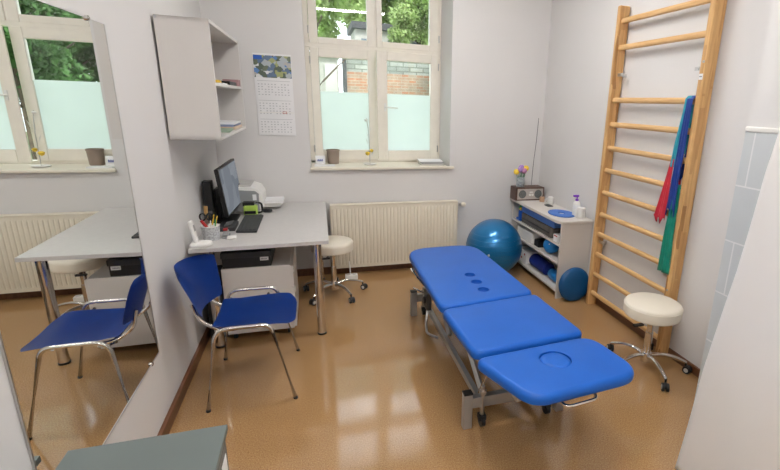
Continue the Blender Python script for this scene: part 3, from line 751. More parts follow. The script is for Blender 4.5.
# ------------------------------------------------------------ stools
def stool(label, hub, seat_c, seat_z, r, ang0, lever_a, rad_base=.265, group=None):
    h = V(*hub); o = thing('swivel_stool', label, 'stool', (h.x, h.y, 0), group)
    sx, sy = seat_c
    bm = BM(); lathe(bm, (sx, sy, seat_z), [(0, -.090), (r-.008, -.090), (r-.001, -.084), (r, -.078), (r, -.020), (r-.005, -.008), (r-.018, -.001), (0, 0.0)], 48); se = part('seat', bm, 'stool', o, smooth=50)
    bm = BM(); lathe(bm, (sx, sy, seat_z), [(r-.002, -.024), (r+.002, -.021), (r-.002, -.018)], 48); part('piping', bm, 'stool', se, smooth=60)
    bm = BM(); cyl(bm, (h.x, h.y, .05), (h.x, h.y, .27), .026, n=24); cyl(bm, (h.x, h.y, .27), (sx, sy, seat_z-.088), .021, n=18); part('column', bm, 'chrome', o, smooth=40)
    bm = BM(); box(bm, (sx-.06, sy-.06, seat_z-.102), (sx+.06, sy+.06, seat_z-.0905)); part('mounting_plate', bm, 'black', o)
    bm = BM(); d = V(cos(lever_a), sin(lever_a), 0); c = V(sx, sy, seat_z-.110)
    cyl(bm, c, c+d*(r*.85), .005, n=8); box(bm, c+d*(r*.98)-V(.035, .012, .006), c+d*(r*.98)+V(.035, .012, .006)); part('lever', bm, 'black', o, smooth=40)
    bm = BM(); cyl(bm, (h.x, h.y, .05), (h.x, h.y, .115), .036, n=24); part('hub', bm, 'chrome', o, smooth=40)
    for i in range(5):
        a = ang0+2*pi*i/5; d = V(cos(a), sin(a), 0); e = V(-sin(a), cos(a), 0)
        bm = BM(); P = [h*1 for _ in range(0)]
        base = V(h.x, h.y, 0)
        tube(bm, [base+d*.02+V(0, 0, .095), base+d*.10+V(0, 0, .112), base+d*.19+V(0, 0, .100), base+d*rad_base+V(0, 0, .072)], lambda t: .016-.005*t, 12, 5)
        lg = part('leg', bm, 'chrome', o, smooth=60)
        tip = base+d*rad_base; ca = a+random.uniform(-1, 1); f = V(cos(ca), sin(ca), 0); g_ = V(-sin(ca), cos(ca), 0)
        wc_ = tip+f*.015
        bm = BM(); cyl(bm, tip+V(0, 0, .045), tip+V(0, 0, .075), .007, n=10); cyl(bm, wc_-g_*.008+V(0, 0, .034), wc_+g_*.008+V(0, 0, .034), .021, n=16)
        cs = part('castor', bm, 'black', lg, smooth=40)
        for s_ in (-1, 1):
            q = wc_+g_*(s_*.014)+V(0, 0, .026)
            lathe_pts = BM(); cyl(lathe_pts, q-g_*.007, q+g_*.007, .026, n=22); cyl(lathe_pts, q+g_*(s_*.007), q+g_*(s_*.009), .015, n=18)
            # wheel and its grey hub share one small mesh; hub ring shown in steel slot
            me_o = part('wheel', lathe_pts, 'blackrub', lg, smooth=40)
            me_o.data.materials.append(M['ltgrey'])
            for p_ in me_o.data.polygons[24:]: p_.material_index = 1
    return o
stool('round cream stool on chrome castor base beside the wall bars', (2.10, 2.30, .1), (2.070, 2.272), .507, .183, radians(-101), radians(205))
stool('round cream stool on castors between the desk and the radiator', (.107, 4.12, .1), (.105, 4.11), .515, .182, radians(-60), radians(250))

# ------------------------------------------------------------ treatment couch
bd_ = thing('treatment_table', 'long blue three section treatment couch on a grey metal frame', 'treatment table', (1.0, 2.55, 0))
ZT, TH = .558, .052
o1 = rounded_outline([(.662, 2.425), (1.312, 2.505), (1.268, 3.62), (.668, 3.60)], [.065, .065, .20, .20], 10)
bm = BM(); pad(bm, o1, ZT-TH, ZT, .024, 6); leg_sec = part('cushion', bm, 'bed', bd_, smooth=40)
cut = []
for x, y in ((.998, 2.905), (1.0, 2.765), (1.0, 2.625)):
    c = BM(); ball_bm(c, (x, y, ZT-.006), .040, 24, .9); cut.append(c)
boolean(leg_sec, cut)
for p in leg_sec.data.polygons: p.use_smooth = True
leg_sec.data.set_sharp_from_angle(angle=radians(40))
for x, y in ((.998, 2.905), (1.0, 2.765), (1.0, 2.625)):
    bm = BM(); lathe(bm, (x, y, ZT-.040), [(0, 0), (.020, 0), (.022, .003), (0, .004)], 20); part('hole_button', bm, 'bed_dark', leg_sec, smooth=40)
o2 = rounded_outline([(.684, 1.880), (1.338, 1.935), (1.314, 2.495), (.658, 2.412)], .055, 8)
bm = BM(); pad(bm, o2, ZT-TH, ZT, .026, 6); part('cushion', bm, 'bed', bd_, smooth=40)
o3 = rounded_outline([(.662, 1.845), (.800, 1.465), (1.400, 1.515), (1.345, 1.905)], [.07, .10, .14, .11], 10)
bm = BM(); pad(bm, o3, ZT-TH, ZT, .026, 6); hd3 = part('cushion', bm, 'bed', bd_, smooth=40, label='blue head cushion with an oval plug')
# oval face plug: groove ring + plug
def oval(bm, c, a, b_, prof, ang):
    rings = []; n = 40
    for dr, z in prof:
        rings.append([bm.verts.new((c[0]+(a+dr)*cos(2*pi*i/n)*cos(ang)-(b_+dr)*sin(2*pi*i/n)*sin(ang), c[1]+(a+dr)*cos(2*pi*i/n)*sin(ang)+(b_+dr)*sin(2*pi*i/n)*cos(ang), z)) for i in range(n)])
    for A, B in zip(rings, rings[1:]):
        for i in range(n): bm.faces.new((A[i], A[(i+1) % n], B[(i+1) % n], B[i]))
    bm.faces.new(rings[0][::-1]); bm.faces.new(rings[-1])
fc, fa, fb, fang = (1.042, 1.725), .078, .076, radians(-12)
c = BM(); oval(c, fc, fa, fb, [(0, ZT-.018), (0, ZT+.02)], fang); boolean(hd3, [c])
for p in hd3.data.polygons: p.use_smooth = True
hd3.data.set_sharp_from_angle(angle=radians(40))
bm = BM(); oval(bm, fc, fa, fb, [(-.004, ZT-.017), (-.005, ZT-.008), (-.010, ZT-.003), (-.020, ZT-.0005), (-.035, ZT)], fang); part('face_plug', bm, 'bed', hd3, smooth=50)
# foot assemblies
for k, y in enumerate((2.05, 3.50)):
    bm = BM(); box(bm, (.741, y-.020, .125), (1.259, y+.020, .190)); part('cross_beam', bm, 'grey_metal', bd_, bevel=.004)
    for x in (.716, 1.284):
        bm = BM(); box(bm, (x-.025, y-.022, .0), (x+.025, y+.022, .215)); ft_ = part('foot_post', bm, 'grey_metal', bd_, bevel=.004)
        bm = BM(); box(bm, (x-.026, y-.023, .212), (x+.026, y+.023, .222)); part('end_cap', bm, 'black', ft_, bevel=.003)
    for x in (.80, 1.20):
        bm = BM(); cyl(bm, (x, y-.01, .07), (x, y-.01, .25), .012, n=14); cyl(bm, (x, y-.01, .205), (x, y-.01, .225), .02, n=14); cs = part('castor_stem', bm, 'steel', bd_, smooth=40)
        bm = BM(); cyl(bm, (x-.012, y-.01, .035), (x+.012, y-.01, .035), .034, n=22); box(bm, (x-.02, y-.03, .045), (x+.02, y+.01, .075)); part('castor_wheel', bm, 'black', cs, smooth=40)
for x in (.80, 1.20):
    bm = BM(); box(bm, (x-.016, 2.04, .115), (x+.016, 3.48, .155)); part('base_rail', bm, 'grey_metal', bd_, bevel=.003)
    bm = BM(); box(bm, (x-.018, 1.88, .425), (x+.018, 3.45, .465)); part('upper_rail', bm, 'grey_metal', bd_, bevel=.003)
    bm = BM(); box(bm, (x-.012, 1.60, .455), (x+.012, 3.50, .492)); part('section_support', bm, 'grey_metal', bd_, bevel=.003)
    for (ya, za, yb_, zb) in ((2.15, .16, 2.65, .43), (2.80, .16, 3.30, .43)):
        bm = BM(); a, b_ = V(x+.03 if x < 1 else x-.03, ya, za), V(x+.03 if x < 1 else x-.03, yb_, zb)
        cyl(bm, a, b_, .018, n=4); part('lift_arm', bm, 'grey_metal', bd_)
    bm = BM(); cyl(bm, (x, 2.10, .155), (x, 1.95, .43), .010, n=12); part('gas_strut', bm, 'chrome', bd_, smooth=40)
for y in (1.94, 2.48, 3.40):
    bm = BM(); box(bm, (.80, y-.02, .425), (1.20, y+.02, .46)); part('cross_tube', bm, 'grey_metal', bd_, bevel=.003)
bm = BM(); cyl(bm, (1.0, 2.35, .22), (1.0, 2.95, .34), .032, n=20); cyl(bm, (1.0, 2.95, .34), (1.0, 3.20, .39), .014, n=14); box(bm, (.96, 2.25, .14), (1.04, 2.42, .25)); part('lift_motor', bm, 'dark_metal', bd_, smooth=40)
bm = BM(); tube(bm, round_corner([(.80, 3.30, .20), (.755, 3.22, .06), (.735, 3.10, .035), (.80, 3.02, .03)], .03), .009, 10); part('foot_pedal', bm, 'steel', bd_, smooth=60)
bm = BM(); tube(bm, [(.79, 3.36, .30), (.735, 3.44, .36), (.705, 3.50, .40)], .009, 10); cyl(bm, (.712, 3.488, .39), (.700, 3.51, .412), .014, n=12); tube(bm, [(.79, 3.30, .26), (.72, 3.36, .285), (.70, 3.42, .28)], .007, 10); part('release_lever', bm, 'chrome', bd_, smooth=60)
bm = BM(); box(bm, (.765, 3.22, .16), (.80, 3.34, .30)); cyl(bm, (.765, 3.28, .23), (.745, 3.28, .23), .03, n=18); part('pedal_bracket', bm, 'dark_metal', bd_, bevel=.004)
bm = BM(); tube(bm, round_corner([(.98, 1.70, .475), (.98, 1.50, .46), (1.16, 1.52, .46), (1.16, 1.72, .475)], .04), .008, 10); part('head_release_bar', bm, 'chrome', bd_, smooth=60)
for y in (1.58, 2.56, 3.31):
    bm = BM(); box(bm, (.84, y-.015, .484), (1.20, y+.015, .499)); part('support_bar', bm, 'grey_metal', bd_)

# ------------------------------------------------------------ gym ball, shelf unit
gb = thing('exercise_ball', 'big shiny blue exercise ball on the floor in the back right corner', 'ball', (1.730, 4.29, 0))
bm = BM(); ball_bm(bm, (1.730, 4.29, .293), .293, 64); sh = part('ball_shell', bm, 'ball', gb, smooth=60)
bm = BM()
for k in range(-3, 4):
    zz = .293+.045*k+.03; rr_ = math.sqrt(.293**2-(zz-.293)**2); lathe(bm, (1.730, 4.29, zz), [(rr_-.002, -.0025), (rr_+.0015, 0), (rr_-.002, .0025)], 64)
part('ridges', bm, 'ball', sh, smooth=60)
bm = BM(); cyl(bm, (1.730-.150, 4.29-.248, .29), (1.730-.1515, 4.29-.2515, .29), .012, n=16); part('valve_plug', bm, 'whitepl', sh)

su = thing('shelf_unit', 'cream low shelf unit with a rounded top along the right wall', 'shelf unit', (2.24, 4.12, 0))
sx0, sx1, sy0, sy1 = 2.062, 2.378, 3.515, 4.625
bm = BM(); box(bm, (sx0, sy0, .0), (sx1, sy0+.018, .715)); part('side_panel', bm, 'shelf_lam', su)
bm = BM(); box(bm, (sx0, sy1-.018, .0), (sx1, sy1, .715)); part('side_panel', bm, 'shelf_lam', su)
bm = BM(); box(bm, (sx1-.008, sy0+.018, .03), (sx1, sy1-.018, .715)); part('back_panel', bm, 'shelf_lam', su)
ol = rounded_outline([(2.035, 3.500), (2.378, 3.505), (2.378, 4.635), (2.035, 4.635)], [.10, .004, .004, .004], 10)
bm = BM(); pad(bm, ol, .715, .742, .004, 3); part('top', bm, 'shelf_lam', su, smooth=30)
for z in (.06, .325, .500):
    bm = BM(); box(bm, (sx0+.002, sy0+.018, z), (sx1-.008, sy1-.018, z+.018)); part('shelf', bm, 'shelf_lam', su)
SHIFT = V(-.03, 0, .027)
# items on top
ra = thing('radio', 'dark wood table radio with two round speakers on the shelf unit', 'radio', (2.24, 4.5, .715))
bm = BM(); rr = Matrix.Rotation(radians(-4), 3, 'Z'); about = (2.24, 4.55, .8)
box(bm, (2.045, 4.44, .7155), (2.375, 4.60, .855)); part('case', bm, 'walnut', ra, bevel=.003)
bm = BM(); box(bm, (2.060, 4.436, .729), (2.360, 4.441, .842)); part('front_panel', bm, 'radioface', ra)
for x in (2.118, 2.302):
    bm = BM(); lathe(bm, (x, 4.434, .785), [(.0, -.002), (.041, -.001), (.045, .003), (.045, .006)], 28, 'Y'); part('speaker_grille', bm, 'speaker', ra, smooth=40)
bm = BM(); cyl(bm, (2.205, 4.428, .778), (2.205, 4.437, .778), .012, n=18); cyl(bm, (2.235, 4.428, .778), (2.235, 4.437, .778), .012, n=18); box(bm, (2.20, 4.434, .80), (2.24, 4.437, .812)); part('knob', bm, 'whitepl', ra, smooth=40)
vs = thing('flower_vase', 'small patterned glass vase standing on the radio', 'vase', (2.118, 4.51, .855))
bm = BM(); lathe(bm, (2.118, 4.51, .8560), [(0, 0), (.040, 0), (.045, .01), (.045, .085), (.041, .105), (.038, .105), (.041, .08), (.04, .012), (0, .01)], 28); part('glass_body', bm, 'vase', vs, smooth=40)
def tulip(dx, dy, h, m, lab):
    c = V(2.118+dx, 4.51+dy, .8560+h)
    o = thing('tulip', lab, 'flower', (2.118, 4.51, .870))
    bm = BM(); tube(bm, [(2.118+dx*.2, 4.51+dy*.2, .870), (2.118+dx*.7, 4.51+dy*.7, .870+h*.5), c-V(0, 0, .02)], .003, 6, 3); part('stem', bm, 'leafp', o)
    bm = BM(); lathe(bm, c, [(0, -.030), (.020, -.024), (.031, -.004), (.029, .015), (.015, .030), (0, .026)], 12); part('petals', bm, m, o, smooth=60)
    bm = BM()
    q = V(2.118+dx*.6, 4.51+dy*.6-.01, .870+h*.55); a = [bm.verts.new(q+V(*p_)) for p_ in ((0, 0, -.05), (.010, -.004, 0), (.004, -.008, .04), (-.008, -.004, 0))]
    bm.faces.new(a); bmesh.ops.solidify(bm, geom=bm.faces[:], thickness=.002); part('leaf', bm, 'leafp', o)
tulip(-.058, -.01, .160, 'yellowf', 'yellow tulip leftmost in the vase on the radio'); tulip(-.020, -.02, .185, 'lilac', 'purple tulip left of centre in the vase')
tulip(.012, .02, .200, 'lilac', 'purple tulip tallest and centre of the vase'); tulip(.026, -.02, .172, 'rose', 'pink tulip right of centre in the vase'); tulip(.056, .0, .195, 'yellowf', 'yellow tulip rightmost in the vase on the radio')
cd = thing('candle', 'short tan candle beside the radio', 'candle', (2.35, 4.37, .715))
bm = BM(); lathe(bm, (2.315, 4.36, .7155), [(0, 0), (.026, 0), (.028, .004), (.028, .048), (.024, .052), (0, .050)], 24); part('wax', bm, 'candle', cd, smooth=40)
bm = BM(); cyl(bm, (2.315, 4.36, .764), (2.317, 4.36, .775), .0015, n=6); part('wick', bm, 'black', cd)
mg = thing('cream_jar', 'white jar with a dark lid ring beside the tan candle', 'jar', (2.33, 4.22, .715))
bm = BM(); lathe(bm, (2.335, 4.21, .7155), [(0, 0), (.027, 0), (.030, .01), (.030, .075), (.022, .082), (0, .082)], 24); part('body', bm, 'whitepl', mg, smooth=40)
bm = BM(); tube(bm, round_corner([(2.305, 4.21, .78), (2.275, 4.21, .775), (2.275, 4.21, .74), (2.307, 4.21, .735)], .015), .005, 8); part('handle', bm, 'whitepl', mg, smooth=60)
bm = BM(); pad(bm, rounded_outline([(2.255, 4.10), (2.32, 4.10), (2.32, 4.20), (2.255, 4.20)], .02), .7155, .722, .003); solo('coaster', bm, 'charcoal', 'small dark dish in front of the white jar', 'dish', smooth=40)
rg = thing('balance_ring', 'flat blue ring disc lying on the shelf unit top', 'disc', (2.24, 3.79, .715))
rc = V(2.235, 3.79, .7158)
bm = BM(); rings = []
for a_, b_, z in ((.118, .150, 0), (.122, .155, .005), (.120, .152, .011), (.108, .138, .014), (.040, .050, .014), (.034, .042, .010), (.034, .042, 0)):
    rings.append([bm.verts.new(rc+V(a_*cos(2*pi*i/48), b_*sin(2*pi*i/48), z)) for i in range(48)])
for A, B in zip(rings, rings[1:]+rings[:1]):
    for i in range(48): bm.faces.new((A[i], A[(i+1) % 48], B[(i+1) % 48], B[i]))
part('ring', bm, 'blueslab', rg, smooth=50)
pb = thing('pump_bottle', 'white pump bottle with a purple pump at the front of the shelf unit', 'bottle', (2.335, 3.70, .715))
bm = BM(); lathe(bm, (2.325, 3.685, .7155), [(0, 0), (.030, 0), (.034, .006), (.034, .115), (.028, .135), (.013, .148), (0, .148)], 28); bo = part('bottle_body', bm, 'whitepl', pb, smooth=40)
bm = BM(); cyl(bm, (2.325, 3.685, .863), (2.325, 3.685, .882), .015, n=18); cyl(bm, (2.325, 3.685, .882), (2.325, 3.685, .90), .006, n=12); box(bm, (2.285, 3.675, .900), (2.340, 3.695, .918)); part('pump', bm, 'purple', pb, bevel=.003, label='purple pump')
bm = BM(); lathe(bm, (2.325, 3.685, .79), [(.0342, 0), (.0352, .002), (.0352, .036), (.0342, .038)], 28); part('bottle_label', bm, 'paper', bo)
jr = thing('ointment_tub', 'white lidded tub beside the pump bottle, nearest the wall bars', 'jar', (2.345, 3.61, .715))
bm = BM(); lathe(bm, (2.340, 3.618, .7155), [(0, 0), (.034, 0), (.037, .005), (.037, .075), (0, .075)], 28); part('tub', bm, 'whitepl', jr, smooth=40)
bm = BM(); lathe(bm, (2.340, 3.618, .7905), [(0, 0), (.038, 0), (.038, .018), (.034, .022), (0, .022)], 28); part('lid', bm, 'whitepl', jr, smooth=40)
SHIFT = V(0, 0, 0)
# inside the shelf unit
SHIFT = V(-0.06, -0.03, 0.0295)
bm = BM(); box(bm, (2.135, 3.72, .600), (2.34, 4.44, .668)); solo('foam_mat', bm, 'blueslab', 'long blue foam mat on the grey bag in the top compartment', 'mat', bevel=.012)
gbag = thing('equipment_bag', 'long dark grey bag lying under the blue mat in the shelf unit', 'bag', (2.24, 4.1, .489))
bm = BM(); box(bm, (2.135, 3.76, .489), (2.35, 4.44, .598)); part('body', bm, 'greybag', gbag, bevel=.02)
bm = BM(); box(bm, (2.131, 3.80, .535), (2.136, 4.40, .545)); part('zip', bm, 'black', gbag)
ty = thing('toy_figure', 'blue green and yellow plastic toy at the far end of the top compartment', 'toy', (2.19, 4.51, .489))
bm = BM(); box(bm, (2.130, 4.46, .489), (2.25, 4.56, .515)); part('base', bm, 'bluebright', ty, bevel=.008)
bm = BM(); cyl(bm, (2.17, 4.51, .515), (2.17, 4.51, .60), .032, n=16); part('body', bm, 'bluebright', ty, smooth=40)
bm = BM(); ball_bm(bm, (2.17, 4.51, .625), .033, 16); part('head', bm, 'greenp', ty, smooth=60)
bm = BM(); ball_bm(bm, (2.150, 4.485, .618), .016, 12); part('nose', bm, 'yellow', ty, smooth=60)
pk = thing('medicine_box', 'small red and white carton at the near end of the top compartment', 'box', (2.17, 3.67, .489))
bm = BM(); box(bm, (2.137, 3.635, .489), (2.20, 3.71, .555)); part('carton', bm, 'paper', pk)
bm = BM(); box(bm, (2.1355, 3.64, .540), (2.137, 3.70, .550)); part('stripe', bm, 'redp', pk)
SHIFT = V(0, 0, 0)
SHIFT = V(-0.05, -0.04, 0.0535)
sb = thing('small_ball', 'small bright blue ball on the middle shelf of the shelf unit', 'ball', (2.215, 3.93, .29))
bm = BM(); ball_bm(bm, (2.195, 3.86, .3735), .082, 32); sbs = part('ball_shell', bm, 'ball2', sb, smooth=60)
bm = BM(); cyl(bm, (2.142, 3.81, .400), (2.139, 3.807, .402), .006, n=10); part('valve_plug', bm, 'whitepl', sbs)
flat('plastic_box', (2.14, 4.18, .29), (2.34, 4.56, .40), 'whitepl', 'white plastic box at the far end of the middle shelf', 'box', 0, .01)
flat('black_case', (2.15, 4.05, .29), (2.34, 4.15, .36), 'black', 'small black case between the white box and small blue ball', 'case', 0, .006)
SHIFT = V(0, 0, 0)
SHIFT = V(-0.04, -0.07, 0.0255)
bm = BM(); lathe(bm, (2.215, 3.95, .120), [(0, 0), (.055, .0), (.066, .012), (.066, .33), (.055, .342), (0, .342)], 28, 'Y'); solo('foam_roller', bm, 'navyfab', 'dark blue roller lying on the bottom shelf', 'roller', smooth=40)
bm = BM(); lathe(bm, (2.215, 3.66, .108), [(0, 0), (.045, .0), (.054, .012), (.054, .22), (.045, .232), (0, .232)], 28, 'Y'); solo('foam_roller', bm, 'ball2', 'lighter blue roller at the near end of the bottom shelf', 'roller', smooth=40)
bxx = thing('game_box', 'white box with red and dark dots at the far end of the bottom shelf', 'box', (2.24, 4.45, .053))
bm = BM(); box(bm, (2.14, 4.33, .0535), (2.33, 4.58, .185)); part('carton', bm, 'paper', bxx)
bm = BM()
for y, z in ((4.38, .15), (4.45, .10), (4.52, .155)): cyl(bm, (2.138, y, z), (2.140, y, z), .012, n=12)
part('red_dots', bm, 'redp', bxx)
SHIFT = V(0, 0, 0)
# balance cushion leaning on the shelf end
ds = thing('balance_cushion', 'round dark blue balance cushion standing against the end of the shelf unit', 'balance cushion', (2.235, 3.43, 0))
bm = BM(); lathe(bm, (2.200, 3.425, .160), [(0, -.036), (.07, -.038), (.128, -.034), (.151, -.020), (.157, .0), (.151, .020), (.128, .034), (0, .036)], 48, 'Y')
R_ = Matrix.Rotation(radians(-6), 3, 'X')
for v in bm.verts: v.co = R_@(v.co-V(2.200, 3.425, .003))+V(2.200, 3.425, .003)
part('cushion', bm, 'disc', ds, smooth=50)
bm = BM(); lathe(bm, (2.200, 3.425, .160), [(.157, -.006), (.1605, 0), (.157, .006)], 48, 'Y')
for v in bm.verts: v.co = R_@(v.co-V(2.200, 3.425, .003))+V(2.200, 3.425, .003)
part('rim_seam', bm, 'disc', ds, smooth=60)
# thin cable on the back wall
bm = BM(); tube(bm, [(2.325, YB-.004, 1.60), (2.315, YB-.006, 1.35), (2.298, YB-.006, 1.10), (2.290, YB-.005, .80)], .0025, 6, 5); solo('wall_cable', bm, 'charcoal', 'thin dark cable hanging down the back wall behind the radio', 'cable')

# ------------------------------------------------------------ wall bars
wb = thing('wall_bars', 'tall wooden wall bars ladder fixed to the right wall', 'wall bars', (2.34, 2.83, 0))
for y0_, y1_, top in ((2.380, 2.424, 2.49), (3.318, 3.36, 2.49)):
    bm = BM(); box(bm, (2.285, y0_, .0), (2.375, y1_, top)); part('post', bm, 'pine', wb, bevel=.008)
for z in (2.38, 2.185, 1.79, 1.60, 1.41, 1.225, 1.035, .845, .67, .485, .30, .12):
    bm = BM()
    r0, r1 = .0155, .021; n = 20; A = []; B = []
    for i in range(n):
        a = 2*pi*i/n; A.append(bm.verts.new((2.318+r0*cos(a), 2.422, z+r1*sin(a)))); B.append(bm.verts.new((2.318+r0*cos(a), 3.318, z+r1*sin(a))))
    for i in range(n): bm.faces.new((A[i], A[(i+1) % n], B[(i+1) % n], B[i]))
    bm.faces.new(A); bm.faces.new(B[::-1]); part('rung', bm, 'rung', wb, smooth=50)
for y, z in ((3.285, 1.985), (3.285, .60), (2.456, 1.985), (2.456, .60)):
    bm = BM(); s_ = 1 if y > 3 else -1
    ya, yb_ = sorted((y+.034*s_, y-.05*s_)); box(bm, (2.325, ya, z-.012), (2.332, yb_, z+.012)); box(bm, (2.332, y-.004, z-.012), (2.385, y+.004, z+.012)); cyl(bm, (2.318, y-.02*s_, z), (2.326, y-.02*s_, z), .008, n=10)
    part('wall_bracket', bm, 'steel', wb)
bm = BM(); box(bm, (2.283, 2.387, 1.915), (2.285, 2.416, 1.95)); stk = part('maker_sticker', bm, 'paper', wb)
bm = BM(); box(bm, (2.2822, 2.391, 1.930), (2.283, 2.412, 1.937)); part('printed_line', bm, 'ink', stk)
for z in (.52, 2.02):
    bm = BM(); cyl(bm, (2.278, 2.395, z), (2.285, 2.395, z), .008, n=12); part('screw_cover', bm, 'steel', wb, smooth=40)

# elastic bands draped over rungs: ribbon with creases, front and back falls
def ribbon(name, lab, m, yc, ztop, w0, w1, zf, zb, lean_f=0., lean_b=0., xf=2.292, xb=2.345, seed=1, tuck=0.0, jag=False):
    random.seed(seed); bm = BM(); rows = []; rr_ = .026; path = []
    n = 26
    for i in range(n+1): t = i/n; path.append((xf-.006-tuck*t, lean_f*(1-t), zf+(ztop-zf)*t, 1-t))
    for i in range(1, 8): a = pi*i/8; path.append((2.318-rr_*cos(a), 0, ztop+rr_*.85*sin(a), 0))
    for i in range(n+1): t = i/n; path.append((xb, lean_b*t, ztop-(ztop-zb)*t, t))
    ph_ = [random.uniform(0, 6) for _ in range(4)]
    for (x, dy, z, t) in path:
        w = w0+(w1-w0)*t; row = []
        for j in range(13):
            q = -1+2*j/12
            cr = .006*t*sin(q*5+ph_[0]+z*4)+.004*min(1, t*3)*sin(q*9+ph_[1]-z*9)
            zz = z+(0.03*sin(q*7+ph_[2])*(t > .97) if jag else 0)
            row.append(bm.verts.new((x+cr*(1 if x < 2.318 else -1)-(.004 if x < 2.318 else 0), yc+dy+q*w/2+.006*sin(z*11+ph_[3])*t, zz)))
        rows.append(row)
    for A, B in zip(rows, rows[1:]):
        for j in range(12): bm.faces.new((A[j], A[j+1], B[j+1], B[j]))
    return solo(name, bm, m, lab, 'resistance band', smooth=60, solid=.0025)
ribbon('resistance_band', 'turquoise elastic band draped over a wall bar rung, left of the dark blue one', 'teal', 2.478, 1.80, .042, .055, 1.36, 1.45, .035, .01, seed=3)
ribbon('resistance_band', 'dark blue elastic band hanging long beside the right post of the wall bars', 'navy', 2.444, 1.80, .048, .085, 1.06, 1.30, .03, .01, xf=2.280, seed=5, jag=True)
ribbon('resistance_band', 'bunched red elastic band hanging lower on the wall bars', 'red', 2.530, 1.41, .030, .10, .985, 1.12, .045, .0, seed=8, jag=True)
ribbon('resistance_band', 'green elastic band lowest of the hanging bands on the wall bars', 'green', 2.446, 1.225, .06, .105, .63, .90, .015, .0, xf=2.288, seed=11)

# ------------------------------------------------------------ curtain
cu = thing('curtain', 'white cloth curtain hanging in the right foreground', 'curtain', (1.6, .9, 0))
bm = BM(); rows = []; NZ, NY = 60, 90
def edge_y(z):
    pts = [(0.02, 1.445), (.6, 1.398), (1.1, 1.335), (1.5, 1.300), (1.69, 1.272), (2.2, 1.20)]
    for (a, p_), (b_, q) in zip(pts, pts[1:]):
        if z <= b_: return p_+(q-p_)*(z-a)/(b_-a)
    return pts[-1][1]
for i in range(NZ+1):
    z = .03+2.14*i/NZ; row = []; e = edge_y(z)
    for j in range(NY+1):
        t = j/NY; y = e-(e-.12)*t
        amp = .004+.022*min(1, t*1.6)
        x = 1.60+amp*sin(t*17+.5*sin(z*1.3))+.010*sin(t*8+z*1.1)+.003*sin(z*6+t*9)
        row.append(bm.verts.new((x, y, z)))
    rows.append(row)
for A, B in zip(rows, rows[1:]):
    for j in range(NY): bm.faces.new((A[j], A[j+1], B[j+1], B[j]))
part('cloth', bm, 'curtain', cu, smooth=80, solid=.0015)
rl = thing('curtain_rail', 'white ceiling hung rail carrying the curtain', 'rail', (1.6, .5, 2.2))
bm = BM(); box(bm, (1.588, .05, 2.185), (1.612, 1.5, 2.215)); part('track', bm, 'whitepl', rl)
for y in (.2, 1.35):
    bm = BM(); cyl(bm, (1.6, y, 2.215), (1.6, y, ZC), .006, n=10); part('hanger', bm, 'whitepl', rl)

# ------------------------------------------------------------ window sill items
SZ = 1.0905
SHIFT = V(.010, .155, 0)
pt = thing('plant_pot', 'empty taupe plant pot on the left of the window sill', 'pot', (.165, 4.76, SZ))
bm = BM(); lathe(bm, (.170, 4.765, SZ), [(0, 0), (.050, 0), (.054, .004), (.062, .125), (.066, .128), (.066, .142), (.060, .142), (.052, .02), (0, .02)], 32); part('pot_body', bm, 'taupe', pt, smooth=40)
SHIFT = V(0, 0, 0)
SHIFT = V(.004, .14, 0)
cdx = thing('sign_card', 'small white card with blue print propped on the sill beside the pot', 'card', (.05, 4.75, SZ))
bm = BM(); box(bm, (.005, 4.735, SZ), (.095, 4.74, SZ+.085), Matrix.Rotation(radians(-12), 3, 'X')); part('card', bm, 'paper', cdx)
bm = BM()
for i in range(6): box(bm, (.022+i*.009, 4.726, SZ+.030), (.028+i*.009, 4.728, SZ+.048+(i % 2)*.004), Matrix.Rotation(radians(-12), 3, 'X'))
part('printed_text', bm, 'inkblue', cdx)
SHIFT = V(0, 0, 0)
flat('leaflet_stack', (-.005, 4.70, SZ), (.185, 4.80, SZ+.010), 'paper', 'flat white leaflets at the left end of the window sill', 'papers', 1)
SHIFT = V(.005, .08, 0)
fl = thing('flower_ornament', 'slender glass flower ornament on a white dish at the middle of the sill', 'ornament', (.53, 4.74, SZ))
bm = BM(); lathe(bm, (.53, 4.74, SZ), [(0, 0), (.055, 0), (.068, .010), (.066, .014), (.05, .010), (0, .010)], 28); part('dish', bm, 'whitepl', fl, smooth=40)
bm = BM(); tube(bm, [(.53, 4.74, SZ+.01), (.528, 4.742, SZ+.18), (.522, 4.745, SZ+.34), (.505, 4.745, SZ+.46)], .0045, 8, 5); part('stem', bm, 'ltgrey', fl, smooth=60)
for dx, dz, s_ in ((-.022, .11, 1.1), (.018, .14, .9), (-.03, .44, .8)):
    bm = BM(); lathe(bm, (.53+dx, 4.735, SZ+dz), [(0, -.018*s_), (.016*s_, -.008*s_), (.022*s_, .010*s_), (.012*s_, .018*s_), (0, .008*s_)], 12); part('blossom', bm, 'yellowf' if dz < .3 else 'whitepl', fl, smooth=60)
bm = BM()
for k in range(5):
    a = k*1.3; q = V(.53+.02*cos(a), 4.74+.02*sin(a), SZ+.08+.06*k)
    P_ = [bm.verts.new(q+V(cos(a)*s1, sin(a)*s1, s2)) for s1, s2 in ((0, 0), (.012, .035), (.02, .07), (.004, .04))]; bm.faces.new(P_)
bmesh.ops.solidify(bm, geom=bm.faces[:], thickness=.002); part('glass_leaf', bm, 'whitepl', fl)
SHIFT = V(0, 0, 0)
SHIFT = V(-.015, .02, 0)
flat('folder', (1.06, 4.685, SZ), (1.31, 4.86, SZ+.018), 'ltgrey', 'grey folder lowest of the pile at the right end of the sill', 'folder', -2)
flat('book', (1.065, 4.69, SZ+.0185), (1.30, 4.86, SZ+.034), 'lilac' if False else 'greypl', 'grey booklet in the middle of the pile at the right end of the sill', 'book', 1)
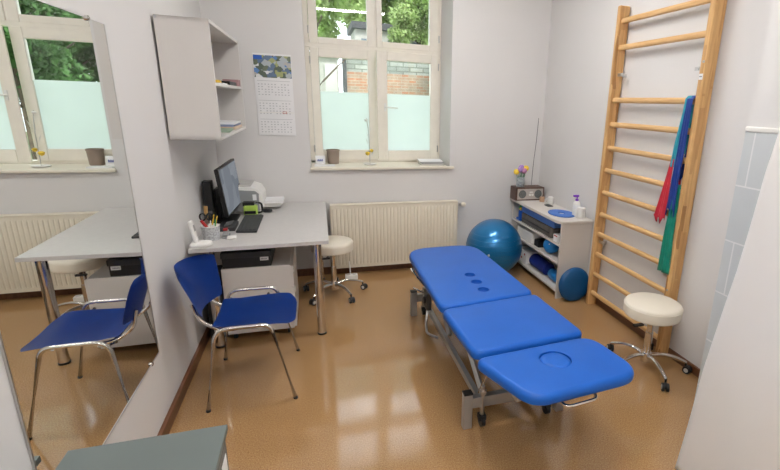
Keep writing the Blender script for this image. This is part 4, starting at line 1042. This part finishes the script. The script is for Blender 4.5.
flat('document_stack', (1.05, 4.70, SZ+.0345), (1.29, 4.87, SZ+.050), 'paper', 'white papers topmost of the pile at the right end of the sill', 'papers', -4)

SHIFT = V(0, 0, 0)
# ------------------------------------------------------------ ceiling lights
def lamp(label, cx, cy, lx, rot, m='lamp'):
    o = thing('ceiling_light', label, 'lamp', (cx, cy, ZC))
    Rz = Matrix.Rotation(rot, 3, 'Z'); c = V(cx, cy, 0)
    def rb(bm):
        for v in bm.verts: v.co = Rz@(v.co-c)+c
        return bm
    bm = BM(); box(bm, (cx-lx/2, cy-.09, ZC-.05), (cx+lx/2, cy+.09, ZC-.002)); part('housing', rb(bm), 'whitepl', o)
    bm = BM(); box(bm, (cx-lx/2+.02, cy-.075, ZC-.068), (cx+lx/2-.02, cy+.075, ZC-.051)); part('diffuser', rb(bm), m, o)
lamp('long ceiling lamp above the camera side of the room', .70, 1.15, 1.25, radians(4))
lamp('added fill lamp on the ceiling behind the camera along the left side', -.38, -.45, 1.25, radians(90))  # added fill light, out of view, brightens the curtain and camera-facing sides
lamp('added unseen ceiling lamp above the treatment couch', 1.0, 3.2, 1.25, radians(4))  # added out of view to even the light towards the back wall

# ------------------------------------------------------------ outside
bm = BM(); box(bm, (-14, YB+.55, -.5), (16, 30, -.4)); o = struct('ground', bm, 'grass')
wl = thing('garden_wall', 'old brick wall with grey rubble stone above it outside the window', 'wall', (2.8, 18, -.4))
bm = BM(); box(bm, (1.25, 18, -.4), (4.40, 18.35, 2.70)); part('brickwork', bm, 'brick', wl)
bm = BM(); box(bm, (1.25, 18.03, 2.70), (4.40, 18.35, 3.25)); part('rubble_course', bm, 'rubble', wl)
bm = BM(); box(bm, (1.13, 17.9, -.4), (1.25, 18.4, 3.25)); part('end_post', bm, 'roof', wl)
hs_ = thing('outbuilding', 'pale building with a dark flat roof beyond the brick wall', 'building', (3.5, 22, -.4))
bm = BM(); box(bm, (1.95, 22, -.4), (5.1, 24.5, 4.68)); part('walls', bm, 'render', hs_)
bm = BM(); box(bm, (1.8, 21.8, 4.68), (5.3, 24.7, 4.95)); part('roof', bm, 'roof', hs_)
for x in (2.2, 3.35, 4.4):
    bm = BM(); box(bm, (x, 21.95, 3.75), (x+.5, 22.0, 4.3)); wf = part('window', bm, 'darkglass', hs_)
    bm = BM(); box(bm, (x-.04, 21.93, 3.70), (x+.54, 21.96, 3.75)); part('window_ledge', bm, 'render', wf)
gg = thing('garage', 'pale shed with a grey door left of the brick wall outside', 'shed', (-.4, 20, -.4))
bm = BM(); box(bm, (-1.9, 19.5, -.4), (1.05, 21.3, 3.25)); part('walls', bm, 'render', gg)
bm = BM(); box(bm, (-2.0, 19.35, 3.25), (1.12, 21.4, 3.4)); part('roof', bm, 'leafp', gg)
bm = BM(); box(bm, (.55, 19.42, -.4), (1.0, 19.5, 3.0)); part('door', bm, 'ltgrey', gg)
# leafy trees
def leaf_mesh(name, n, rad, hgt, size, seed, m):
    random.seed(seed); bm = BM()
    blobs = [(random.uniform(-1, 1)*rad*.65, random.uniform(-1, 1)*rad*.65, random.uniform(-.4, .45)*hgt, random.uniform(.35, .6)*rad) for _ in range(14)]
    for _ in range(n):
        bx, by, bz, br = random.choice(blobs)
        d = Vector((random.gauss(0, 1), random.gauss(0, 1), random.gauss(0, 1))).normalized()*br*(random.random()**.4)
        c = Vector((bx, by, bz))+Vector((d.x, d.y, d.z*.8))
        q = Matrix.Rotation(random.uniform(0, 6.28), 3, Vector((random.uniform(-1, 1), random.uniform(-1, 1), random.uniform(-1, 1))).normalized())
        s_ = size*random.uniform(.6, 1.3)
        vs_ = [bm.verts.new(c+q@Vector(p)) for p in ((-s_, 0, 0), (-s_*.3, s_*.5, s_*.1), (s_, 0, 0), (-s_*.3, -s_*.5, s_*.1))]
        bm.faces.new(vs_)
    me = bpy.data.meshes.new(name); bm.to_mesh(me); bm.free(); me.materials.append(M[m]); return me
LM = [leaf_mesh('crown_a', 10000, 2.3, 4.0, .16, 1, 'leaf'), leaf_mesh('crown_b', 10000, 2.3, 4.2, .16, 2, 'leaf'), leaf_mesh('crown_c', 14000, 2.3, 5.2, .15, 4, 'leaf2')]
def tree(x, y, h, k, label, sc=1., tr=.13, lean=0.):
    o = thing('tree', label, 'tree', (x, y, -.4), 'trees outside the window')
    bm = BM(); tube(bm, [(x, y, -.4), (x+lean*.4, y, h*.4), (x+lean, y+.1, h)], lambda t: tr*(1-.6*t), 10, 4)
    for q in range(4):
        a = q*1.7+x; z = h*(.45+.12*q); tube(bm, [(x+lean*.5, y, z), (x+lean*.5+cos(a)*.7, y+sin(a)*.7, z+.7), (x+lean*.5+cos(a)*1.3, y+sin(a)*1.3, z+1.2)], lambda t: tr*.45*(1-.7*t), 7, 3)
    part('trunk', bm, 'bark', o, smooth=60)
    c = bpy.data.objects.new('foliage', LM[k]); COL.objects.link(c); c.parent = o; c.location = (lean, 0, h+.4); c.scale = (sc, sc, sc); c.rotation_euler = (0, 0, x*2.1)
TR = [
 (4.35, 20.15, 4.9, 0, 'bright green tree standing right behind the brick wall', .55, .12, .1),
 (.20, 16.6, 4.7, 1, 'bright green tree in front of the pale shed', .50, .08, .1),
 (-1.0, 25.5, 6.4, 1, 'leafy tree behind the pale shed', 1.1, .16, 0),
 (3.2, 28.5, 8.0, 0, 'tall leafy tree behind the pale building', 1.15, .2, 0),
 (6.9, 28.5, 7.0, 1, 'tall leafy tree beyond the right end of the pale building', 1.2, .2, 0),
 (5.6, 16.0, 2.6, 2, 'dark green tree right of the brick wall, seen in the mirror', .62, .13, .1),
 (7.6, 18.6, 3.0, 2, 'dark green tree with a thick trunk, seen in the mirror', .9, .2, -.1),
 (8.9, 14.6, 2.4, 2, 'dark green tree nearest on the far right outside, seen in the mirror', .7, .17, .2),
 (7.3, 22.0, 3.2, 2, 'dark green tree beside the pale building, seen in the mirror', .85, .18, 0),
 (8.6, 24.5, 4.0, 2, 'dark green tree rear of the garden, seen in the mirror', 1.1, .2, 0),
 (12.0, 21.0, 3.4, 2, 'dark green tree in the back row, seen in the mirror', 1.2, .2, 0),
]
for a in TR: tree(*a)

# ------------------------------------------------------------ light
w = bpy.data.worlds.new('sky'); S.world = w; w.use_nodes = True; nt = w.node_tree
bg = nt.nodes['Background']; sky = nt.nodes.new('ShaderNodeTexSky'); sky.sky_type = 'HOSEK_WILKIE'; sky.turbidity = 8; sky.sun_direction = V(.3, -.5, .8).normalized()
mx = nt.nodes.new('ShaderNodeMix'); mx.data_type = 'RGBA'; mx.inputs[0].default_value = .75
nt.links.new(sky.outputs[0], mx.inputs[6]); mx.inputs[7].default_value = (.88, .95, 1.0, 1)
nt.links.new(mx.outputs[2], bg.inputs['Color']); bg.inputs['Strength'].default_value = 4.5
sun = bpy.data.objects.new('sun', bpy.data.lights.new('sun', 'SUN')); COL.objects.link(sun)
sun.data.energy = 3.5; sun.data.angle = radians(12); sun.rotation_euler = (radians(38), radians(18), 0); sun.data.color = (1, .97, .9)

vs_ = S.view_settings; S.display_settings.display_device = 'sRGB'
vs_.view_transform = 'Standard'; vs_.look = 'None'; vs_.exposure = -0.05; vs_.gamma = 1.0; vs_.use_curve_mapping = False
